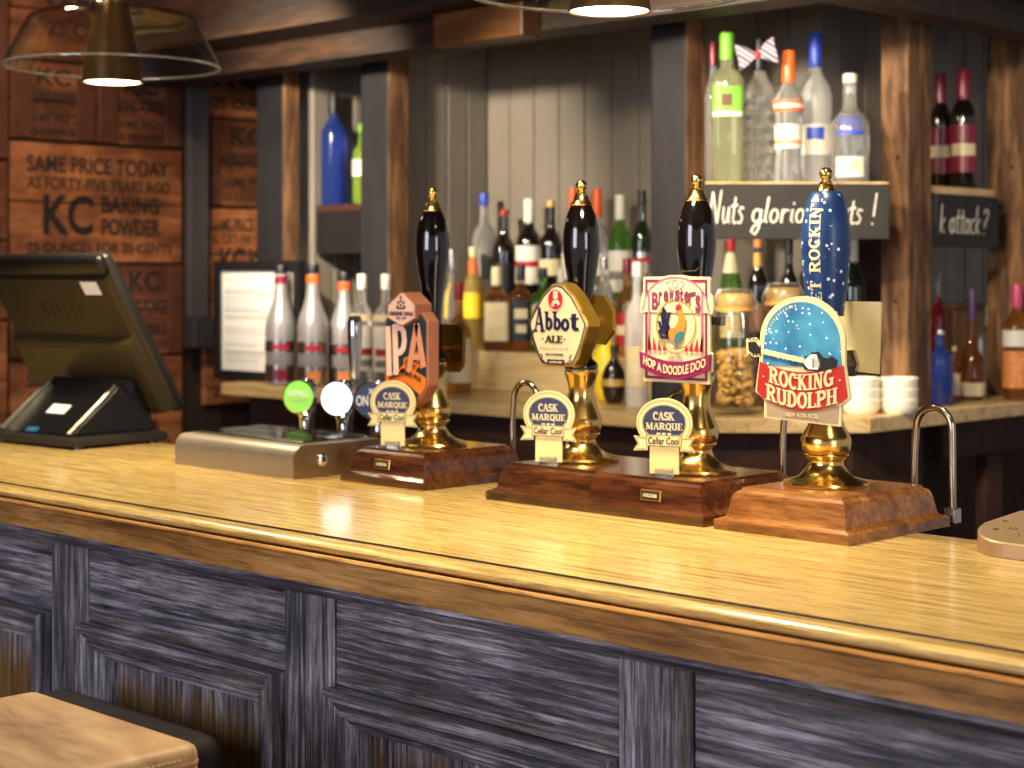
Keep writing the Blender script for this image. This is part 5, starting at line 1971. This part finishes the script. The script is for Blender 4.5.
# left upper shelf
SZ = SHELF_Z + 0.0004
bottle(333.5, 92, 12.5, SZ, 'tall cobalt blue bottle on the left upper shelf', 'spirit', 'cobalt', 'dark', 0.2, [], Y=3.08)
bottle(362, 124, 9.5, SZ, 'lime green bottle half hidden behind the second post', 'wine', 'lime', 'green', 0.1, [(.35, .55, 'white')], Y=3.10)
# between the middle posts: counter and steps
S1, S2 = STEP1 + 0.0004, STEP2 + 0.0004
bottle(452, 249, 10.5, C_, 'slim clear bottle with pale silver cap, just right of the first pump handle', 'spirit', 'clear', 'silver', 0.16, [(.32, .5, 'grey')], Y=3.02)
bottle(459, 282, 12.5, C_, 'clear bottle with red cap and white label, standing right of the copper shield', 'squat', 'amber', 'red', 0.16, [(.10, .50, 'cream', (.4, .6, 'tan', .6))], Y=2.95)
bottle(473, 247, 9.5, S1, 'yellow liqueur bottle with patterned neck at the left end of the riser', 'spirit', 'gold', 'cream', 0.10, [(.74, .88, 'orange'), (.3, .55, 'yellow')], Y=3.19)
bottle(484, 193, 12.5, S2, 'clear bottle with blue cap at the back of the riser, leftmost there', 'spirit', 'clear', 'blue', 0.10, [(.3, .55, 'grey')], Y=3.265)
bottle(504, 210, 12, S2, 'dark wine bottle with red foil top in the back row', 'wine', 'dark', 'red', 0.05, [(.2, .5, 'dark')], Y=3.265)
bottle(529, 199, 13, S2, 'dark bottle with white cap and a white label with red stripe', 'spirit', 'dark', 'white', 0.20, [(.28, .60, 'white', (.45, .6, 'red', .8))], Y=3.265)
bottle(551, 201, 11.5, S2, 'dark bottle with gold top and small cream label, left of the second pump handle', 'wine', 'dark', 'gold', 0.05, [(.36, .5, 'cream')], Y=3.265)
bottle(573, 188, 11, S2, 'bottle with bright orange cap mostly behind the second pump finial', 'vodka', 'clear', 'orange', 0.20, [(.3, .5, 'white')], Y=3.275)
bottle(597, 189, 13, S2, 'bottle with bright orange cap right of the second pump finial', 'vodka', 'clear', 'orange', 0.22, [(.22, .5, 'white', (.1, .4, 'brown', .8))], Y=3.265)
bottle(620, 195, 12, S2, 'green bottle with white cap and white label right of the second pump', 'wine', 'green', 'white', 0.20, [(.22, .55, 'white', (.3, .5, 'grey', .6))], Y=3.265)
bottle(642, 190, 10.5, S2, 'dark green bottle touching the third post in the back row', 'wine', 'darkgreen', 'dark', 0.12, [(.30, .52, 'silver', (.55, .8, 'red', .5))], Y=3.265)
bottle(496.5, 267, 14.5, S1, 'square whiskey bottle with cream cap and large cream label', 'square', 'whisky', 'cream', 0.22, [(.12, .58, 'cream', (.3, .36, 'tan', .6), (.7, .8, 'tan', .5))], Y=3.135, spread=48)
bottle(521, 264, 12.5, S1, 'square whiskey bottle with black cap and black label', 'square', 'whisky', 'dark', 0.20, [(.12, .58, 'dark', (.55, .8, 'cream', .6), (.2, .4, 'cream', .5))], Y=3.165, spread=48)
bottle(543, 268, 13, S1, 'squat green bottle with dark label next to the pentagon clip', 'square', 'green', 'dark', 0.12, [(.10, .56, 'tan', (.3, .7, 'green', .5))], Y=3.165, spread=50)
bottle(561, 268, 8.5, S1, 'small bottle with round white cap peeping over the pentagon clip', 'squat', 'clear', 'white', 0.25, [], Y=3.165)
bottle(604, 258, 10, S1, 'clear bottle with a dark label band right of the pentagon clip', 'spirit', 'clear', 'silver', 0.12, [(.28, .56, 'white', (.4, .8, 'brown', .9))], Y=3.16)
bottle(627, 258, 11.5, S1, 'amber bottle with maroon cap and red label', 'squat', 'amber', 'maroon', 0.16, [(.12, .44, 'red', (.3, .6, 'cream', .6))], Y=3.16)
bottle(646, 262, 8.5, S1, 'slim bottle with grey cap and cream label in front of the third post', 'spirit', 'amber', 'grey', 0.12, [(.3, .58, 'tan')], Y=3.16)
bottle(637, 262, 12, C_, 'frosted clear bottle with a diamond cream label left of the rooster clip', 'spirit', 'frost', 'white', 0.10, [(.14, .42, 'tan', (.3, .6, 'cream', .6))], Y=2.93, spread=60)
bottle(614, 345, 12.5, C_, 'round dark liqueur bottle with a gold band below the yellow bottle', 'ball', 'dark', 'dark', 0.15, [(.30, .42, 'gold')], Y=2.97)
bottle(606, 318, 14, C_, 'bright yellow rounded bottle behind the round dark one', 'ball', 'yellow', 'yellow', 0.12, [], Y=3.03)
# corner shelf over the chalkboard
SD = SHELF_Z + 0.0004
bottle(727, 33, 17, SD, 'square vodka bottle with green cap and green label on the corner shelf', 'tall_square', 'pale_green', 'green', 0.18, [(.44, .64, 'green', (.35, .75, 'brown', .35), (.02, .16, 'white', .9))], d=3.70, spread=52)
bottle(713, 42, 8, SD, 'bottle with maroon cap hidden behind the green-capped vodka', 'wine', 'clear', 'maroon', 0.16, [], d=3.82)
sk = bottle(760, 38, 16.5, SD, 'clear ribbed decanter wearing a bow tie on the corner shelf', 'waist', 'clear', 'dark', 0.22, [], d=3.76, name='decanter')
bm = BM()
v = on_view(760, 3.76)
rr_ = 16 * 3.76 / F
hh = EYE - (38 - HZ) * 3.76 / F - SD
for row in range(7):
    for k in range(9):
        a = 2 * pi * (k + 0.5 * (row % 2)) / 9
        z = hh * (0.06 + 0.085 * row)
        r_ = prof_r('waist', z / hh) * rr_ / 1.0
        lathe([(0, -.012), (.008, -.006), (.010, 0.0), (.008, .006), (0, .012)], 8, (r_ * cos(a), r_ * sin(a)), bm, 0.8, 0.8)
        for q in bm.verts:
            if not q.tag:
                q.co.z += z
                q.tag = True
link('cut_glass_facets', bm, GL['clear'], sk, smooth=60)
t = thing('bow_tie', 'red white and blue bow tie round the neck of the clear decanter', 'bow tie', (0, 0, 0), 0)
bc = on_view(757, 3.64)
t.location = (bc.x, bc.y, EYE + (HZ - 55) * 3.64 / F)
t.rotation_euler = (R(-4), R(-12), R(44.6))
m, nt, p = nodes('union_stripe_cloth')
wv = nt.nodes.new('ShaderNodeTexWave')
wv.inputs['Scale'].default_value = 24
wv.bands_direction = 'DIAGONAL'
nt.links.new(nmap(nt, (1, 1, 1)), wv.inputs['Vector'])
rp = ramp(nt, wv.outputs['Fac'], [(0.0, S(40, 50, 110)), (0.34, S(236, 226, 218)), (0.52, S(206, 60, 50)), (0.66, S(238, 228, 220)), (0.85, S(40, 50, 110))])
nt.links.new(rp, p.inputs['Base Color'])
p.inputs['Roughness'].default_value = 0.8
for s in (-1, 1):
    for dz, ln in ((0.0, .041),):
        bm = BM()
        o_ = [(s * .004, .006), (s * ln * .6, .024), (s * ln, .030), (s * ln * .97, 0), (s * ln, -.026), (s * ln * .6, -.018), (s * .004, -.006)]
        if s > 0:
            o_ = o_[::-1]
        prism(bm, o_, -.007, .007, .003)
        link('wing', bm, m, t)
bm = lathe([(0, -.008), (.006, -.007), (.0085, 0), (.006, .007), (0, .008)], 14)
link('knot', bm, M['red'], t, smooth=50, loc=(0, -.004, 0))
bottle(788.5, 51, 15, SD, 'clear vodka bottle with orange cap on the corner shelf', 'waist', 'clear', 'orange', 0.24, [(.54, .62, 'orange', (.3, .7, 'white', .7)), (.26, .44, 'white', (.2, .5, 'peach', .8))], d=3.67)
bottle(815.5, 34, 16.5, SD, 'tall frosted vodka bottle with blue cap on the corner shelf', 'vodka', 'frost', 'blue', 0.22, [(.20, .40, 'white', (.5, .9, 'blue', .3))], d=3.77)
bottle(850, 74, 19, SD, 'broad clear bottle with silver cap and a small blue label on the corner shelf', 'squat', 'clear', 'white', 0.08, [(.06, .24, 'white', (.3, .8, 'cream', .6)), (.44, .60, 'blue')], d=3.70, spread=44)
# side shelf
SS = SHELF_Z + 0.0084
bottle(963.5, 70, 13, SS, 'dark wine bottle with pink foil cap, right of the pair on the side shelf', 'wine', 'dark', 'maroon', 0.25, [(.14, .54, 'maroon', (.35, .6, 'cream', .55))], X=-2.12, group='pink-capped wine bottles')
bottle(941, 74, 11, SS, 'dark wine bottle with pink foil cap, half hidden by the corner post', 'wine', 'dark', 'maroon', 0.25, [(.14, .54, 'maroon', (.35, .6, 'cream', .55))], X=-2.185, group='pink-capped wine bottles')

# counter under the chalkboards
t = thing('bottle_riser', 'low dark wood block lifting the bottles behind the nut jars', 'riser', (0, 0, 0))
a, b, c, e = on_view(700, 3.82), on_view(868, 3.82), on_view(850, 3.93), on_view(716, 3.93)
bm = BM()
plan(bm, [(a.x, a.y), (b.x, b.y), (c.x, c.y), (e.x, e.y)], CNT_Z + 0.0004, CNT_Z + 0.072)
link('block', bm, M['cabinet'], t)
RZ = CNT_Z + 0.0725
bottle(731, 230, 11, RZ, 'green bottle with long red foil neck behind the front nut jar', 'wine', 'green', 'red', 0.15, [(.70, .84, 'cream'), (.25, .5, 'tan')], d=3.875)
bottle(758, 233, 10.5, RZ, 'dark bottle with orange-brown cap between the two nut jars', 'wine', 'dark', 'peach', 0.10, [(.3, .5, 'brown'), (.76, .86, 'gold')], d=3.875)
bottle(789, 236, 10, RZ, 'dark slim bottle behind the blue pump handle', 'wine', 'dark', 'dark', 0.14, [(.3, .5, 'brown')], d=3.875)
bottle(853, 234, 12, RZ, 'dark green bottle with white cap right of the blue pump handle', 'wine', 'darkgreen', 'white', 0.20, [(.22, .5, 'green')], d=3.875)


def jar(px, ytop, rpx, d, label, name_nuts):
    v = on_view(px, d)
    r = rpx * d / F
    h = EYE - (ytop - HZ) * d / F - C_
    t = thing('clip_top_jar', label, 'jar', (v.x, v.y, C_), R(44.6))
    out = [(r * .94, 0.0), (r, .006), (r, h * .62), (r * .96, h * .70), (r * .80, h * .765), (r * .80, h * .82)]
    inn = [(r * .80 - .003, h * .82), (r * .80 - .003, h * .768), (r * .96 - .004, h * .70), (r - .004, h * .62), (r - .004, .010), (0, .008)]
    bm = BM()
    rings = []
    for rr, z in [(0, 0.0004)] + out + inn:
        rings.append([bm.verts.new((0, 0, z))] if rr < 1e-6 else [bm.verts.new((rr * cos(2 * pi * k / 32), rr * sin(2 * pi * k / 32), z)) for k in range(32)])
    for p, q in zip(rings, rings[1:]):
        for k in range(32):
            k2 = (k + 1) % 32
            if len(p) == 1:
                bm.faces.new((p[0], q[k], q[k2]))
            elif len(q) == 1:
                bm.faces.new((p[k], q[0], p[k2]))
            else:
                bm.faces.new((p[k], p[k2], q[k2], q[k]))
    link('glass_body', bm, thin_glass('jar_glass', (0.93, 0.93, 0.88, 1), 0.02, 1.3), t, smooth=50)
    link('rubber_seal', lathe([(r * .80, h * .822), (r * .88, h * .822), (r * .88, h * .848), (r * .80, h * .848)], 32), plain('seal_rubber', S(226, 150, 70), 0.6), t, smooth=40)
    link('lid', lathe([(0, h * .85), (r * .84, h * .85), (r * .87, h * .87), (r * .86, h * .93), (r * .76, h * .955), (r * .5, h * .965), (0, h * .967)], 32), plain('lid_glass_rim', S(172, 140, 84), 0.12, 0, 0.5), t, smooth=40)
    bm = BM()
    tube(bm, [(r * .9, 0, h * .80), (r * 1.02, 0, h * .88), (r * .7, 0, h * .985), (0, 0, h * .99), (-r * .7, 0, h * .985), (-r * 1.02, 0, h * .88), (-r * .9, 0, h * .80)], .0022, 8)
    tube(bm, [(r * .85 * cos(R(a)), r * .85 * sin(R(a)), h * .79) for a in range(0, 361, 15)], .002, 8)
    tube(bm, [(-.012, -r * .84, h * .80), (-.012, -r * 1.08, h * .72), (-.010, -r * 1.10, h * .60), (.010, -r * 1.10, h * .60), (.012, -r * 1.08, h * .72), (.012, -r * .84, h * .80)], .002, 8)
    link('wire_clip', bm, M['steel'], t, smooth=50)
    bm = BM()
    random.seed(px)
    ri = r - .013
    for k in range(230):
        z = random.uniform(.018, h * .50)
        a, q = random.uniform(0, 2 * pi), ri * random.uniform(0.35, 1) ** 0.5
        ax = random.uniform(0, pi)
        st = len(bm.verts)
        bm.verts.ensure_lookup_table()
        pts = []
        cen = Vector((q * cos(a), q * sin(a), z))
        rot = Matrix.Rotation(random.uniform(0, 2 * pi), 3, 'Z') @ Matrix.Rotation(random.uniform(0, pi), 3, 'X')
        tp = [cen + rot @ Vector((.008 * cos(R(g)), .008 * sin(R(g)) - .004, 0)) for g in (10, 50, 90, 130, 170)]
        tube(bm, tp, .004, 6, [.0022, .004, .0045, .004, .0022])
    nt_ = link('cashew_nuts', bm, plain('cashew', S(226, 180, 104), 0.5, vary=0.15), None, smooth=60, loc=(v.x, v.y, C_))
    tag(nt_, name_nuts, 'nuts', kind='stuff')
    return t


jar(735, 288, 22, 3.64, 'clip-top glass jar of cashew nuts right of the rooster clip', 'golden cashew nuts filling the lower part of the front jar')
jar(784, 282, 21, 3.75, 'clip-top glass jar of cashew nuts behind the arched red-and-blue clip', 'golden cashew nuts in the jar behind the arched clip')

# white bowls
BOWL = plain('white_china', S(238, 230, 208), 0.25, 0, 0.4, 0.02)


def bowl_mesh():
    out = [(0, .0004), (.0335, .0004), (.0345, .003), (.0372, .006), (.0390, .014), (.0400, .026), (.0405, .0312), (.0395, .0325), (.0378, .0318), (.0372, .026), (.036, .015), (.032, .008), (0, .007)]
    return lathe(out, 36)


first = None
for i, (px, d_, nm) in enumerate(((861, 3.665, 'left stack'), (899, 3.67, 'right stack'))):
    v = on_view(px, d_)
    for k, pos in enumerate(('bottom', 'middle', 'top')):
        lab = f'white china bowl at the {pos} of the {nm} beside the corner post'
        if first is None:
            first = link('bowl', bowl_mesh(), BOWL, None, smooth=45)
            o = first
        else:
            o = first.copy()
            COL.objects.link(o)
        o.location = (v.x, v.y, C_ + k * 0.0215)
        tag(o, lab, 'bowl', 'white bowls stacked on the back counter')

# right-hand run of the counter
bottle(938.5, 272, 8, C_, 'tall bottle with grey foil cap and red contents behind the squat blue bottle', 'spirit', 'red', 'grey', 0.2, [], X=-2.17)
bottle(940, 330, 12.5, C_, 'squat cobalt blue bottle right of the corner post', 'spirit', 'cobalt', 'silver', 0.06, [], X=-2.045)
bottle(954, 346, 6, C_, 'small bottle with beige label touching the squat blue bottle', 'squat', 'amber', 'tan', 0.1, [(.1, .5, 'tan')], X=-2.10)
bottle(972, 289, 13, C_, 'round-bellied decanter bottle with purple cap', 'decanter', 'whisky', 'purple', 0.28, [(.04, .16, 'cream')], X=-2.08)
bottle(990, 306, 11, C_, 'dull clear corked bottle left of the pink-capped whisky', 'spirit', 'clear', 'tan', 0.1, [], X=-2.17)
bottle(1017, 284, 14, C_, 'whisky bottle with pink cap and white label at the right edge', 'spirit', 'amber', 'pink', 0.20, [(.46, .60, 'white'), (.1, .42, 'peach')], X=-2.02)
a, _ = at(942, 300, X=-2.21)
b, _ = at(985, 300, X=-2.21)
t = thing('wooden_box', 'plain brown wooden box standing behind the blue and purple-capped bottles', 'box', (-2.235, (a.y + b.y) / 2 + 0.02, C_), R(90))
bm = BM()
box(bm, -.07, .07, -.03, .04, 0.0, .21, .003)
link('body', bm, wood('box_wood', S(110, 78, 44), S(140, 102, 60), S(160, 122, 76), 'Z', 1, 0.6, 0, 8, 0.1, 0.3), t)
bm = BM()
box(bm, -.073, .073, -.033, .043, .2105, .222, .002)
link('lid', bm, wood('box_lid_wood', S(120, 86, 50), S(150, 112, 68), S(168, 130, 84), 'X', 1, 0.6, 0, 8, 0.1, 0.3), t)

# framed notice on the back counter
a, _ = at(217, 384, Y=2.905)
b, _ = at(303, 384, Y=2.905)
w = b.x - a.x
zt = at(260, 261, Y=2.905)[0].z
h = zt - C_
t = thing('framed_notice', 'black-framed white notice sheet leaning at the left end of the back counter', 'notice', ((a.x + b.x) / 2, 2.905, C_))
bm = BM()
ring(bm, [(-w / 2, 0), (w / 2, 0), (w / 2, h), (-w / 2, h)], [(-w / 2 + .026, .026), (w / 2 - .026, .026), (w / 2 - .026, h - .026), (-w / 2 + .026, h - .026)], -.012, .008)
link('frame', bm, M['dark'], t)
bm = BM()
box(bm, -w / 2 + .0262, w / 2 - .0262, -.002, .006, .0262, h - .0262)
sh = link('sheet', bm, M['white'], t)
bm = BM()
random.seed(11)
z = h - .05
while z > .05:
    if random.random() < 0.8:
        x0 = -w / 2 + .04
        x1 = x0 + (w - .08) * random.uniform(.35, 1.0)
        box(bm, x0, x1, -.0028, -.0022, z, z + random.choice((.002, .002, .004)))
    z -= random.uniform(.007, .015)
link('print_lines', bm, M['grey_print'], sh)
